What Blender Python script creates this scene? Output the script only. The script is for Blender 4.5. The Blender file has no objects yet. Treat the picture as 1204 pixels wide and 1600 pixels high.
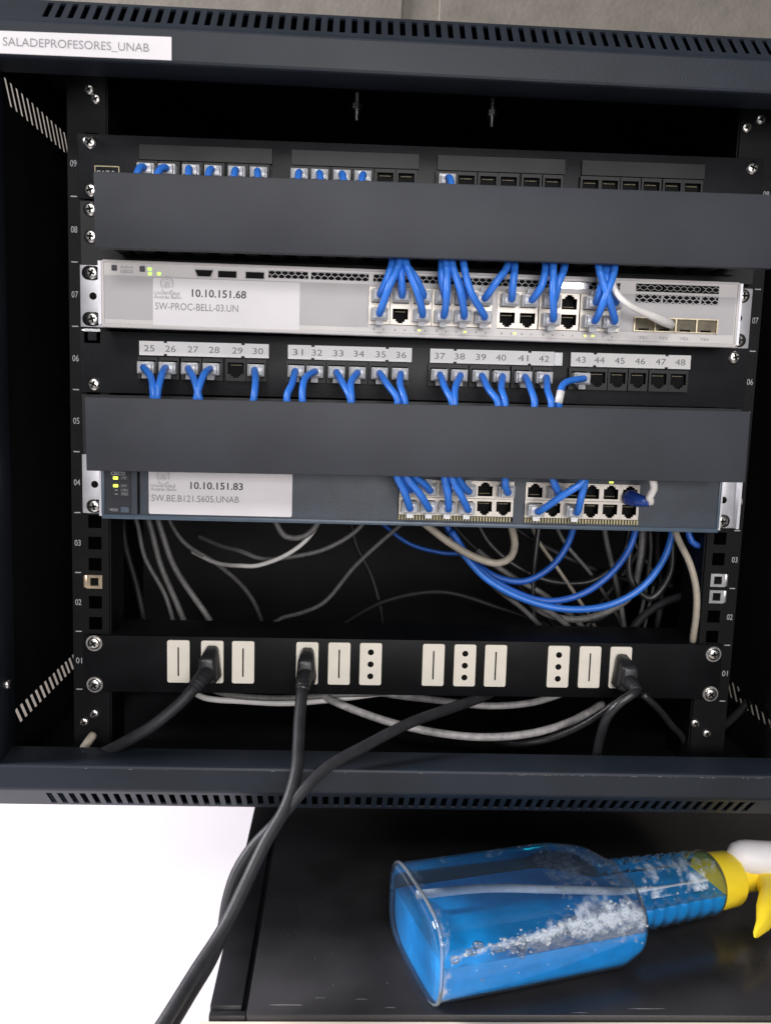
import bpy, bmesh, math, random
from mathutils import Vector, Matrix
random.seed(7)
S = 0.001                                   # everything below is written in millimetres
scene = bpy.context.scene
COL = scene.collection

# ------------------------------------------------------------------ camera
FPX = 1400.0                                # focal length in pixels of a 1204 wide picture
CAM = Vector((-50.72, -655.70, 226.72))
RT = Vector((0.99856628, -0.04159327, 0.03369555)).normalized()
UP = Vector((-0.0279277, 0.13220559, 0.99082881)).normalized()
FW = Vector((0.04566655, 0.99034927, -0.13085444)).normalized()
cd = bpy.data.cameras.new('camera')
cam = bpy.data.objects.new('camera', cd)
COL.objects.link(cam)
cd.sensor_fit = 'HORIZONTAL'
cd.sensor_width = 36.0
cd.lens = FPX / 1204.0 * 36.0
cd.clip_start = 0.01
cd.clip_end = 50.0
m = Matrix((RT, UP, -FW)).transposed().to_4x4()
m.translation = CAM * S
cam.matrix_world = m
scene.camera = cam
cd.dof.use_dof = True
cd.dof.focus_distance = 0.645
cd.dof.aperture_fstop = 13.0

# ------------------------------------------------------------------ world, lamps, exposure
wd = bpy.data.worlds.new('World')
scene.world = wd
wd.use_nodes = True
wd.node_tree.nodes['Background'].inputs[0].default_value = (0.78, 0.82, 0.95, 1)
wd.node_tree.nodes['Background'].inputs[1].default_value = 0.14


def lamp(name, loc, aim, sx, sy, power, col):
    l = bpy.data.lights.new(name, 'AREA')
    l.shape = 'RECTANGLE'
    l.size, l.size_y = sx, sy
    l.energy = power
    l.color = col
    o = bpy.data.objects.new(name, l)
    COL.objects.link(o)
    o.location = loc
    o.rotation_euler = (Vector(aim) - Vector(loc)).to_track_quat('-Z', 'Y').to_euler()
    return o


lamp('ceiling_panel_lamp', (-0.35, -2.3, 1.75), (0, 0, 0.15), 1.2, 0.5, 30, (1.0, 0.965, 0.94))
lamp('room_bounce_fill', (0.25, -2.65, 0.5), (0, 0, 0.2), 1.5, 0.7, 42, (1.0, 0.965, 0.95))  # unseen soft fill, added for light bounced about the room
lamp('added_side_lamp', (-1.75, -0.10, 1.0), (-0.2, -0.05, -0.2), 0.6, 0.6, 95, (1.0, 0.97, 1.0))  # unseen lamp added at the left to brighten the white desk

scene.view_settings.view_transform = 'Standard'
scene.view_settings.look = 'None'
scene.view_settings.exposure = 0.0
scene.view_settings.gamma = 1.0
scene.cycles.transparent_max_bounces = 24
scene.cycles.max_bounces = 10


# ------------------------------------------------------------------ materials
def srgb(r, g, b):
    f = lambda c: (c / 255 / 12.92) if c / 255 <= 0.04045 else ((c / 255 + 0.055) / 1.055) ** 2.4
    return (f(r), f(g), f(b))


MATS = {}


def mat(name, col, rough=0.5, metal=0.0, var=0.12, scale=90.0, bump=0.0, bscale=400.0, rvar=0.12, spec=0.5, alpha=None, emit=0.0, coat=0.0, grain=None):
    if name in MATS:
        return MATS[name]
    mt = bpy.data.materials.new(name)
    mt.use_nodes = True
    nt = mt.node_tree
    b = nt.nodes['Principled BSDF']
    tc = nt.nodes.new('ShaderNodeTexCoord')
    nz = nt.nodes.new('ShaderNodeTexNoise')
    nz.inputs['Scale'].default_value = scale
    nz.inputs['Detail'].default_value = 5
    src = tc.outputs['Object']
    if grain:
        mp = nt.nodes.new('ShaderNodeMapping')
        mp.inputs['Scale'].default_value = grain
        nt.links.new(src, mp.inputs['Vector'])
        src = mp.outputs['Vector']
    nt.links.new(src, nz.inputs['Vector'])
    rp = nt.nodes.new('ShaderNodeValToRGB')
    rp.color_ramp.elements[0].position = 0.3
    rp.color_ramp.elements[1].position = 0.7
    rp.color_ramp.elements[0].color = tuple(c * (1 - var) for c in col) + (1,)
    rp.color_ramp.elements[1].color = tuple(min(1, c * (1 + var)) for c in col) + (1,)
    nt.links.new(nz.outputs['Fac'], rp.inputs['Fac'])
    nt.links.new(rp.outputs['Color'], b.inputs['Base Color'])
    mr = nt.nodes.new('ShaderNodeMapRange')
    mr.inputs['To Min'].default_value = max(0.02, rough - rvar)
    mr.inputs['To Max'].default_value = min(1, rough + rvar)
    n2 = nt.nodes.new('ShaderNodeTexNoise')
    n2.inputs['Scale'].default_value = scale * 0.4
    n2.inputs['Detail'].default_value = 6
    nt.links.new(src, n2.inputs['Vector'])
    nt.links.new(n2.outputs['Fac'], mr.inputs['Value'])
    nt.links.new(mr.outputs['Result'], b.inputs['Roughness'])
    b.inputs['Metallic'].default_value = metal
    b.inputs['Specular IOR Level'].default_value = spec
    b.inputs['Coat Weight'].default_value = coat
    if emit:
        b.inputs['Emission Color'].default_value = tuple(col) + (1,)
        b.inputs['Emission Strength'].default_value = emit
    if bump:
        n3 = nt.nodes.new('ShaderNodeTexNoise')
        n3.inputs['Scale'].default_value = bscale
        n3.inputs['Detail'].default_value = 4
        nt.links.new(src, n3.inputs['Vector'])
        bp = nt.nodes.new('ShaderNodeBump')
        bp.inputs['Strength'].default_value = bump
        bp.inputs['Distance'].default_value = 0.0006
        nt.links.new(n3.outputs['Fac'], bp.inputs['Height'])
        nt.links.new(bp.outputs['Normal'], b.inputs['Normal'])
    if alpha is not None:
        b.inputs['Alpha'].default_value = alpha
    MATS[name] = mt
    return mt


def clear_mat(name, tint, body, bodyfac, rough=0.05, edge=0.0):
    """thin clear plastic: tinted see-through + a little milky body + gloss"""
    mt = bpy.data.materials.new(name)
    mt.use_nodes = True
    nt = mt.node_tree
    nt.nodes.clear()
    out = nt.nodes.new('ShaderNodeOutputMaterial')
    tr = nt.nodes.new('ShaderNodeBsdfTransparent')
    tr.inputs[0].default_value = tuple(tint) + (1,)
    df = nt.nodes.new('ShaderNodeBsdfDiffuse')
    df.inputs[0].default_value = tuple(body) + (1,)
    gl = nt.nodes.new('ShaderNodeBsdfGlossy')
    gl.inputs['Roughness'].default_value = rough
    mx = nt.nodes.new('ShaderNodeMixShader')
    mx2 = nt.nodes.new('ShaderNodeMixShader')
    lw = nt.nodes.new('ShaderNodeLayerWeight')
    lw.inputs['Blend'].default_value = 0.25
    tc = nt.nodes.new('ShaderNodeTexCoord')
    nz = nt.nodes.new('ShaderNodeTexNoise')
    nz.inputs['Scale'].default_value = 120
    nt.links.new(tc.outputs['Object'], nz.inputs['Vector'])
    ma = nt.nodes.new('ShaderNodeMath')
    ma.operation = 'MULTIPLY_ADD'
    ma.inputs[1].default_value = bodyfac * 0.6
    ma.inputs[2].default_value = bodyfac * 0.7
    nt.links.new(nz.outputs['Fac'], ma.inputs[0])
    ma2 = nt.nodes.new('ShaderNodeMath')
    ma2.operation = 'MULTIPLY_ADD'
    ma2.inputs[1].default_value = edge
    nt.links.new(lw.outputs['Facing'], ma2.inputs[0])
    nt.links.new(ma.outputs[0], ma2.inputs[2])
    nt.links.new(ma2.outputs[0], mx.inputs[0])
    nt.links.new(tr.outputs[0], mx.inputs[1])
    nt.links.new(df.outputs[0], mx.inputs[2])
    fr = nt.nodes.new('ShaderNodeFresnel')
    fr.inputs['IOR'].default_value = 1.45
    nt.links.new(fr.outputs[0], mx2.inputs[0])
    nt.links.new(mx.outputs[0], mx2.inputs[1])
    nt.links.new(gl.outputs[0], mx2.inputs[2])
    nt.links.new(mx2.outputs[0], out.inputs['Surface'])
    return mt


M = dict(
    frame=mat('navy_black_powder_coat', (0.0110, 0.0155, 0.0235), 0.46, var=0.25, scale=16, bump=0.22, bscale=900, spec=0.3),
    inside=mat('cabinet_inside_black', (0.0045, 0.005, 0.0062), 0.6, var=0.3, scale=30, bump=0.2, bscale=700, spec=0.22),
    rail=mat('rail_black', (0.005, 0.0053, 0.0063), 0.45, var=0.25, scale=40, bump=0.2, bscale=700, spec=0.12),
    cover=mat('cover_grey_plastic', (0.033, 0.036, 0.044), 0.55, var=0.3, scale=7, bump=0.15, bscale=1200, spec=0.28),
    duct=mat('duct_black', (0.0075, 0.0075, 0.0085), 0.5, var=0.2, spec=0.35),
    panel=mat('patch_panel_black', (0.010, 0.0105, 0.013), 0.45, var=0.25, scale=30, bump=0.2, bscale=800, spec=0.25),
    panelshade=mat('shaded_patch_panel_window', (0.011, 0.011, 0.012), 0.45, var=0.25, scale=40, spec=0.3),  # strips darkened, shadow under the cabinet top is put into the colour
    hole=mat('port_dark', (0.002, 0.002, 0.0022), 0.6, spec=0.1),
    paper=mat('label_paper', (0.69, 0.67, 0.69), 0.55, var=0.06, scale=22, bump=0.05),
    strip=mat('port_strip_paper', (0.87, 0.86, 0.86), 0.5, var=0.03, scale=60),
    ink=mat('ink_dark', (0.05, 0.05, 0.06), 0.6, var=0.3, scale=300),
    inkgrey=mat('ink_grey', (0.22, 0.22, 0.24), 0.6, var=0.2, scale=300),
    inkpale=mat('ink_pale', (0.42, 0.42, 0.44), 0.6, var=0.15, scale=300),
    white_ink=mat('ink_white', (0.36, 0.36, 0.38), 0.6, var=0.2, scale=300),
    swwhite=mat('switch_pale_grey', (0.55, 0.53, 0.525), 0.4, var=0.05, scale=30, bump=0.08),
    swgrey=mat('switch_mid_grey', (0.41, 0.40, 0.41), 0.45, var=0.05, scale=30, bump=0.15, bscale=1500),
    swblue=mat('switch_blue_grey', (0.024, 0.035, 0.052), 0.42, var=0.18, scale=60, bump=0.2, bscale=1400),
    swedge=mat('switch_blue_edge', (0.07, 0.10, 0.14), 0.35, var=0.12),
    steel=mat('zinc_steel', (0.62, 0.62, 0.63), 0.3, metal=1.0, var=0.12, scale=120, rvar=0.15),
    earsteel=mat('ear_steel', (0.66, 0.66, 0.70), 0.38, metal=0.6, var=0.1, scale=80, rvar=0.12),
    screw=mat('screw_nickel', (0.66, 0.64, 0.61), 0.27, metal=1.0, var=0.18, scale=250),
    brass=mat('nut_brass', (0.62, 0.50, 0.36), 0.32, metal=0.9, var=0.2, scale=200),
    portmetal=mat('port_shield_metal', (0.56, 0.52, 0.47), 0.4, metal=0.35, var=0.1, scale=200),
    cage=mat('sfp_cage_metal', (0.42, 0.36, 0.25), 0.35, metal=0.75, var=0.3, scale=150),
    cagein=mat('sfp_cage_inside', (0.10, 0.085, 0.055), 0.45, metal=0.3, var=0.4, scale=120),
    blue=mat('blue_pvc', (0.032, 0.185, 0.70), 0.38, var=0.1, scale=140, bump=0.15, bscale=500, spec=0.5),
    blueshade=mat('shaded_blue_pvc', (0.018, 0.115, 0.52), 0.42, var=0.12, scale=140, bump=0.15, bscale=500),  # shaded copy of the blue, bay shade painted into the colour
    navy=mat('navy_boot', (0.012, 0.045, 0.26), 0.35, var=0.15),
    white=mat('white_pvc', (0.74, 0.72, 0.70), 0.4, var=0.06, scale=120),
    shadegrey=mat('shaded_grey_pvc', (0.14, 0.137, 0.134), 0.5, var=0.25, scale=300),  # grey cable darkened, the shade deep in the bay is put into its colour
    palepvc=mat('pale_grey_pvc', (0.34, 0.33, 0.33), 0.5, var=0.3, scale=200),
    cream=mat('cream_pvc', (0.36, 0.32, 0.26), 0.5, var=0.12, scale=200),
    blackpvc=mat('black_pvc', (0.017, 0.017, 0.019), 0.36, var=0.25, scale=120, bump=0.2, bscale=500),
    darkpvc=mat('charcoal_pvc', (0.020, 0.020, 0.0235), 0.5, spec=0.28, var=0.2, scale=120, bump=0.25, bscale=500),
    outlet=mat('outlet_cream', (0.73, 0.685, 0.60), 0.38, var=0.04, scale=80),
    led=mat('led_green', (0.45, 1.0, 0.10), 0.4, emit=1.3, var=0.05),
    ledy=mat('led_yellow', (0.85, 1.0, 0.12), 0.4, emit=1.1, var=0.05),
    gold=mat('light_pipe_gold', (0.40, 0.35, 0.20), 0.4, var=0.2, scale=200),
    wall=mat('wall_beige', (0.15, 0.136, 0.115), 0.8, var=0.14, scale=35, bump=0.9, bscale=180, rvar=0.1),
    desk=mat('desk_white', (0.66, 0.635, 0.67), 0.55, var=0.02, scale=12),
    beige=mat('board_beige', (0.66, 0.59, 0.49), 0.55, var=0.08, scale=10, grain=(1, 12, 12)),
    gloss=mat('gloss_black', (0.024, 0.0235, 0.0255), 0.22, var=0.35, scale=14, rvar=0.10, spec=0.5, bump=0.04, bscale=60),
    rim=mat('rim_black', (0.016, 0.016, 0.018), 0.26, var=0.3, scale=25, rvar=0.1),
    scuff=mat('scuff_grey', (0.17, 0.17, 0.17), 0.6, var=0.3, scale=300),
    yellow=mat('yellow_plastic', (0.88, 0.66, 0.03), 0.38, var=0.05, scale=80),
    sprayer=mat('sprayer_white', (0.78, 0.76, 0.78), 0.42, var=0.03, scale=80),
    floor=mat('floor_grey', (0.35, 0.34, 0.33), 0.6, var=0.1, scale=4),
)
M['clear'] = clear_mat('clear_plug_plastic', (0.86, 0.88, 0.92), (0.78, 0.80, 0.84), 0.55, 0.12, 0.25)
M['pet'] = clear_mat('clear_bottle_plastic', (0.95, 0.97, 0.99), (0.45, 0.68, 0.97), 0.008, 0.05, 0.08)
M['liquid'] = clear_mat('blue_liquid', (0.04, 0.86, 1.0), (0.004, 0.40, 1.0), 0.64, 0.03, 0.0)
M['rimclear'] = clear_mat('clear_rim_plastic', (0.9, 0.94, 0.97), (0.66, 0.78, 0.92), 0.12, 0.08, 0.22)
M['tube'] = clear_mat('milky_tube_plastic', (0.85, 0.9, 0.95), (0.74, 0.82, 0.92), 0.72, 0.2, 0.2)
M['foam'] = clear_mat('foam_bubble', (0.92, 0.96, 1.0), (0.86, 0.90, 0.95), 0.62, 0.10, 0.40)


def label_mat():
    mt = bpy.data.materials.new('back_label_print')
    mt.use_nodes = True
    nt = mt.node_tree
    b = nt.nodes['Principled BSDF']
    b.inputs['Roughness'].default_value = 0.5
    tc = nt.nodes.new('ShaderNodeTexCoord')
    mp = nt.nodes.new('ShaderNodeMapping')
    mp.inputs['Scale'].default_value = (1, 1, 1)
    mp.inputs['Rotation'].default_value = (0, 0, math.radians(90))
    nt.links.new(tc.outputs['Object'], mp.inputs['Vector'])
    br = nt.nodes.new('ShaderNodeTexBrick')
    br.inputs['Scale'].default_value = 1.0
    br.inputs['Brick Width'].default_value = 0.0045
    br.inputs['Row Height'].default_value = 0.0036
    br.inputs['Mortar Size'].default_value = 0.0010
    br.inputs['Mortar Smooth'].default_value = 0.3
    br.inputs['Color1'].default_value = (0.004, 0.10, 0.40, 1)
    br.inputs['Color2'].default_value = (0.02, 0.26, 0.70, 1)
    br.inputs['Mortar'].default_value = (0.10, 0.72, 1.0, 1)
    nt.links.new(mp.outputs['Vector'], br.inputs['Vector'])
    nz = nt.nodes.new('ShaderNodeTexNoise')
    nz.inputs['Scale'].default_value = 60
    nt.links.new(tc.outputs['Object'], nz.inputs['Vector'])
    rp = nt.nodes.new('ShaderNodeValToRGB')
    rp.color_ramp.elements[0].position = 0.50
    rp.color_ramp.elements[1].position = 0.58
    nt.links.new(nz.outputs['Fac'], rp.inputs['Fac'])
    mx = nt.nodes.new('ShaderNodeMix')
    mx.data_type = 'RGBA'
    mx.inputs[7].default_value = (0.10, 0.70, 1.0, 1)
    nt.links.new(rp.outputs['Color'], mx.inputs[0])
    nt.links.new(br.outputs['Color'], mx.inputs[6])
    nt.links.new(mx.outputs[2], b.inputs['Base Color'])
    return mt


M['backlabel'] = label_mat()


# ------------------------------------------------------------------ helpers
def U(px, py, X=None, Y=None, Z=None):
    """room point (mm) seen at picture point (px, py) of the 1204x1600 photograph on the plane X, Y or Z = const"""
    d = RT * ((px - 602) / FPX) - UP * ((py - 800) / FPX) + FW
    if Y is not None:
        t = (Y - CAM.y) / d.y
    elif Z is not None:
        t = (Z - CAM.z) / d.z
    else:
        t = (X - CAM.x) / d.x
    return CAM + d * t


ORG = {}


def tag(o, label=None, cat=None, group=None, kind=None):
    if label:
        o['label'] = label
    if cat:
        o['category'] = cat
    if group:
        o['group'] = group
    if kind:
        o['kind'] = kind
    return o


def thing(name, label, cat, loc=(0, 0, 0), group=None, rot=(0, 0, 0)):
    o = bpy.data.objects.new(name, None)
    o.empty_display_size = 0.02
    COL.objects.link(o)
    o.location = Vector(loc) * S
    o.rotation_euler = rot
    ORG[o] = Vector(loc)
    return tag(o, label, cat, group)


def finish(bm, smooth=False):
    bmesh.ops.recalc_face_normals(bm, faces=bm.faces)
    if smooth:
        for f in bm.faces:
            f.smooth = True


def part(name, bm, mats, parent=None, smooth=False, auto=None, local=False):
    """link a bmesh (mm, scene coordinates unless local) as one mesh object"""
    finish(bm, smooth)
    if parent is not None and not local:
        bmesh.ops.translate(bm, verts=bm.verts, vec=-ORG[parent])
    bmesh.ops.scale(bm, verts=bm.verts, vec=(S, S, S))
    me = bpy.data.meshes.new(name)
    bm.to_mesh(me)
    bm.free()
    for mt in (mats if isinstance(mats, (list, tuple)) else [mats]):
        me.materials.append(mt)
    if auto is not None:
        for p in me.polygons:
            p.use_smooth = True
        me.set_sharp_from_angle(angle=math.radians(auto))
    o = bpy.data.objects.new(name, me)
    COL.objects.link(o)
    if parent is not None:
        o.parent = parent
    ORG[o] = ORG[parent] if parent is not None else Vector((0, 0, 0))
    return o


def inst(name, me, loc, parent, rot=(0, 0, 0)):
    """a copy of a shared mesh (built round its own origin) at a scene point, under parent"""
    o = bpy.data.objects.new(name, me)
    COL.objects.link(o)
    o.parent = parent
    o.location = (Vector(loc) - ORG[parent]) * S
    o.rotation_euler = rot
    ORG[o] = Vector(loc)
    return o


def mesh_of(bm, name, mats, auto=35):
    finish(bm)
    bmesh.ops.scale(bm, verts=bm.verts, vec=(S, S, S))
    me = bpy.data.meshes.new(name)
    bm.to_mesh(me)
    bm.free()
    for mt in mats:
        me.materials.append(mt)
    for p in me.polygons:
        p.use_smooth = True
    me.set_sharp_from_angle(angle=math.radians(auto))
    return me


def box(bm, x0, x1, y0, y1, z0, z1, mi=0, bev=0.0, seg=2):
    vs = [bm.verts.new((x, y, z)) for x in (x0, x1) for y in (y0, y1) for z in (z0, z1)]
    idx = [(0, 1, 3, 2), (4, 6, 7, 5), (0, 4, 5, 1), (2, 3, 7, 6), (0, 2, 6, 4), (1, 5, 7, 3)]
    fs = [bm.faces.new([vs[i] for i in q]) for q in idx]
    for f in fs:
        f.material_index = mi
    if bev:
        es = set(e for f in fs for e in f.edges)
        r = bmesh.ops.bevel(bm, geom=list(es), offset=bev, segments=seg, affect='EDGES', profile=0.5)
        for f in r['faces']:
            f.material_index = mi
    return vs


def quad(bm, a, b, c, d, mi=0):
    f = bm.faces.new([bm.verts.new(p) for p in (a, b, c, d)])
    f.material_index = mi
    return f


def prism_xz(bm, pts, y0, y1, mi=0):
    a = [bm.verts.new((x, y0, z)) for x, z in pts]
    b = [bm.verts.new((x, y1, z)) for x, z in pts]
    n = len(pts)
    fs = [bm.faces.new(a), bm.faces.new(list(reversed(b)))]
    for i in range(n):
        fs.append(bm.faces.new((a[i], b[i], b[(i + 1) % n], a[(i + 1) % n])))
    for f in fs:
        f.material_index = mi
    return fs


def rrect(x0, x1, z0, z1, r, n=5):
    pts = []
    for cx, cz, a0 in ((x1 - r, z1 - r, 0), (x0 + r, z1 - r, 90), (x0 + r, z0 + r, 180), (x1 - r, z0 + r, 270)):
        for i in range(n + 1):
            a = math.radians(a0 + 90 * i / n)
            pts.append((cx + r * math.cos(a), cz + r * math.sin(a)))
    return pts


def cyl(bm, c, axis, r0, r1, h, n=20, mi=0):
    """cone or cylinder from c along axis"""
    ax = Vector(axis).normalized()
    u = ax.orthogonal().normalized()
    v = ax.cross(u)
    c = Vector(c)
    A = [bm.verts.new(c + (u * math.cos(t) + v * math.sin(t)) * r0) for t in [2 * math.pi * i / n for i in range(n)]]
    B = [bm.verts.new(c + ax * h + (u * math.cos(t) + v * math.sin(t)) * r1) for t in [2 * math.pi * i / n for i in range(n)]]
    fs = [bm.faces.new(list(reversed(A))), bm.faces.new(B)]
    for i in range(n):
        fs.append(bm.faces.new((A[i], A[(i + 1) % n], B[(i + 1) % n], B[i])))
    for f in fs:
        f.material_index = mi


def spline(pts, step=6.0):
    P = [Vector(p) for p in pts]
    P = [P[0] * 2 - P[1]] + P + [P[-1] * 2 - P[-2]]
    out = []
    for i in range(1, len(P) - 2):
        p0, p1, p2, p3 = P[i - 1:i + 3]
        n = max(2, int((p2 - p1).length / step))
        d = lambda a, b: max((b - a).length, 1e-3) ** 0.5
        t0 = 0.0
        t1 = t0 + d(p0, p1)
        t2 = t1 + d(p1, p2)
        t3 = t2 + d(p2, p3)
        for k in range(n):
            t = t1 + (t2 - t1) * k / n
            a1 = p0 * ((t1 - t) / (t1 - t0)) + p1 * ((t - t0) / (t1 - t0))
            a2 = p1 * ((t2 - t) / (t2 - t1)) + p2 * ((t - t1) / (t2 - t1))
            a3 = p2 * ((t3 - t) / (t3 - t2)) + p3 * ((t - t2) / (t3 - t2))
            b1 = a1 * ((t2 - t) / (t2 - t0)) + a2 * ((t - t0) / (t2 - t0))
            b2 = a2 * ((t3 - t) / (t3 - t1)) + a3 * ((t - t1) / (t3 - t1))
            out.append(b1 * ((t2 - t) / (t2 - t1)) + b2 * ((t - t1) / (t2 - t1)))
    out.append(P[-2])
    return out


def tube(bm, pts, r, n=12, mi=0, step=4.0, caps=True):
    P = spline(pts, step)
    R = r if callable(r) else (lambda t: r)
    t = (P[1] - P[0]).normalized()
    u = t.orthogonal().normalized()
    rings = []
    for i, p in enumerate(P):
        t = (P[min(i + 1, len(P) - 1)] - P[max(i - 1, 0)]).normalized()
        u = (u - t * u.dot(t)).normalized()
        v = t.cross(u)
        rr = R(i / (len(P) - 1))
        rings.append([bm.verts.new(p + (u * math.cos(a) + v * math.sin(a)) * rr) for a in [2 * math.pi * k / n for k in range(n)]])
    for a, b in zip(rings, rings[1:]):
        for k in range(n):
            f = bm.faces.new((a[k], a[(k + 1) % n], b[(k + 1) % n], b[k]))
            f.material_index = mi
    if caps:
        bm.faces.new(list(reversed(rings[0]))).material_index = mi
        bm.faces.new(rings[-1]).material_index = mi


def text_bm(bm, s, x0, z0, h, y, w=None, align='L', bold=0.0, mi=0, lift=0.15, tilt=0.0):
    """flat lettering facing -Y: left (or centre) x0, base line z0, cap height h, optional total width w"""
    cu = bpy.data.curves.new('lettering', 'FONT')
    cu.body = s
    cu.size = 1.0
    cu.offset = bold
    cu.resolution_u = 3
    to = bpy.data.objects.new('lettering', cu)
    COL.objects.link(to)
    dg = bpy.context.evaluated_depsgraph_get()
    me = bpy.data.meshes.new_from_object(to.evaluated_get(dg))
    bpy.data.objects.remove(to)
    bpy.data.curves.remove(cu)
    xs = [v.co.x for v in me.vertices]
    if not xs:
        return
    k = h / 0.73
    lo, hi = min(xs), max(xs)
    kx = (w / (hi - lo)) if w else k
    off = {'L': 0, 'C': -(hi - lo) * kx / 2}[align]
    nv = [bm.verts.new((x0 + off + (v.co.x - lo) * kx, y - lift, z0 + v.co.y * k + tilt * (off + (v.co.x - lo) * kx))) for v in me.vertices]
    for p in me.polygons:
        try:
            bm.faces.new([nv[i] for i in p.vertices]).material_index = mi
        except ValueError:
            pass
    bpy.data.meshes.remove(me)


B = bmesh.new


def screw_mesh(name, r=4.6, h=2.6, washer=0.0, mats=None):
    bm = B()
    n = 24
    prof = [(r, 0), (r, 0.5 * h), (r * 0.86, 0.8 * h), (r * 0.6, 0.95 * h), (r * 0.25, h)]
    rings = [[bm.verts.new((a * math.cos(2 * math.pi * i / n), -b, a * math.sin(2 * math.pi * i / n))) for i in range(n)] for a, b in prof]
    for A, C in zip(rings, rings[1:]):
        for i in range(n):
            bm.faces.new((A[i], A[(i + 1) % n], C[(i + 1) % n], C[i]))
    bm.faces.new(rings[-1])
    w, l = r * 0.15, r * 0.55
    for ang in (0.5, 0.5 + math.pi / 2):
        c, s = math.cos(ang), math.sin(ang)
        pts = [(-l, -w), (l, -w), (l, w), (-l, w)]
        prism_xz(bm, [(x * c - z * s, x * s + z * c) for x, z in pts], -h * 1.0 - 0.12 - (0.03 if ang > 1 else 0), -h * 0.75, 1)
    if washer:
        cyl(bm, (0, 0.0, 0), (0, -1, 0), washer, washer, 0.7, 24, 0)
    return mesh_of(bm, name, mats or [M['screw'], M['hole']])


SCREW = screw_mesh('screw')
SCREWW = screw_mesh('screw', 4.6, 2.8, 6.0)
SMALL = screw_mesh('screw', 3.6, 2.4)


def port_mesh(name, fw, fh, ow, oh, depth, mframe, mcav, proud=0.6, notch=True):
    """shielded jack: frame ring with a stepped opening (latch notch at the bottom) and a dark cavity; front at y=0"""
    bm = B()
    a, b = ow / 2, oh / 2
    f, g = fw / 2, fh / 2
    zo = (g - b) * 0.35                      # opening sits a little high
    t, lo = b + zo, -b + zo
    n1, n2, d1, d2 = ow * 0.30, ow * 0.17, 1.5, 2.6
    y0, y1 = -proud, 0.8
    box(bm, -f, -a, y0, y1, -g, g)
    box(bm, a, f, y0, y1, -g, g)
    box(bm, -a, a, y0, y1, t, g)
    if notch:
        box(bm, -a, -n1, y0, y1, -g, lo)
        box(bm, n1, a, y0, y1, -g, lo)
        box(bm, -n1, -n2, y0, y1, -g, lo - d1)
        box(bm, n2, n1, y0, y1, -g, lo - d1)
        box(bm, -n2, n2, y0, y1, -g, max(-g + 0.3, lo - d2))
    else:
        box(bm, -a, a, y0, y1, -g, lo)
    # cavity (open box)
    D = depth
    quad(bm, (-f + .1, D, -g + .1), (f - .1, D, -g + .1), (f - .1, D, g - .1), (-f + .1, D, g - .1), 1)
    quad(bm, (-a - .05, y1, -g + .1), (-a - .05, D, -g + .1), (-a - .05, D, g), (-a - .05, y1, g), 1)
    quad(bm, (a + .05, y1, -g + .1), (a + .05, D, -g + .1), (a + .05, D, g), (a + .05, y1, g), 1)
    quad(bm, (-f, y1, -g + .1), (f, y1, -g + .1), (f, D, -g + .1), (-f, D, -g + .1), 1)
    quad(bm, (-f, y1, g - .1), (f, y1, g - .1), (f, D, g - .1), (-f, D, g - .1), 1)
    # contacts at the top of the cavity
    for i in range(8):
        x = -a * 0.62 + i * a * 1.24 / 7
        box(bm, x - 0.22, x + 0.22, 2.0, 6.0, t - 2.0, t - 1.6, 2)
    me = mesh_of(bm, name, [mframe, mcav, M['gold']], 30)
    return me


SWPORT = port_mesh('port', 14.0, 12.4, 10.6, 7.2, 9.0, M['portmetal'], M['hole'])
SWPORTB = port_mesh('port', 13.9, 12.6, 10.6, 7.4, 9.0, M['portmetal'], M['hole'])
PPORT = port_mesh('port', 14.2, 15.5, 11.4, 8.2, 3.4, M['duct'], M['hole'], 0.5)


def plug_meshes():
    """clear modular plug, back at y=0 and nose sticking out to -Y; latch below (z<0)"""
    bm = B()
    box(bm, -5.85, 5.85, -9.5, 3.0, -4.2, 4.2, 0, 0.7, 2)
    box(bm, -4.7, 4.7, -12.5, -9.3, -3.3, 3.3, 0, 0.6, 2)
    body = mesh_of(bm, 'plug', [M['clear']], 40)
    bm = B()
    pts = [(-9.0, -4.3), (-9.4, -7.4), (-8.6, -7.6), (-1.0, -5.4), (0.5, -5.4), (0.5, -4.3)]
    a = [bm.verts.new((-2.4, y, z)) for y, z in pts]
    b = [bm.verts.new((2.4, y, z)) for y, z in pts]
    bm.faces.new(a)
    bm.faces.new(list(reversed(b)))
    for i in range(len(pts)):
        j = (i + 1) % len(pts)
        bm.faces.new((a[i], b[i], b[j], a[j]))
    latch = mesh_of(bm, 'latch', [M['clear']], 30)
    bm = B()
    cols = [(-3.1, 0), (-1.9, 1), (-0.6, 0), (0.6, 1), (1.9, 0), (3.1, 1)]
    for x, c in cols:
        box(bm, x - 0.45, x + 0.45, -8.0, 2.0, -0.6, 0.5, c)
    wires = mesh_of(bm, 'wire_ends', [M['cage'], M['white']], 30)
    return body, latch, wires


PLUG, LATCH, WIRES = plug_meshes()


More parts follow.
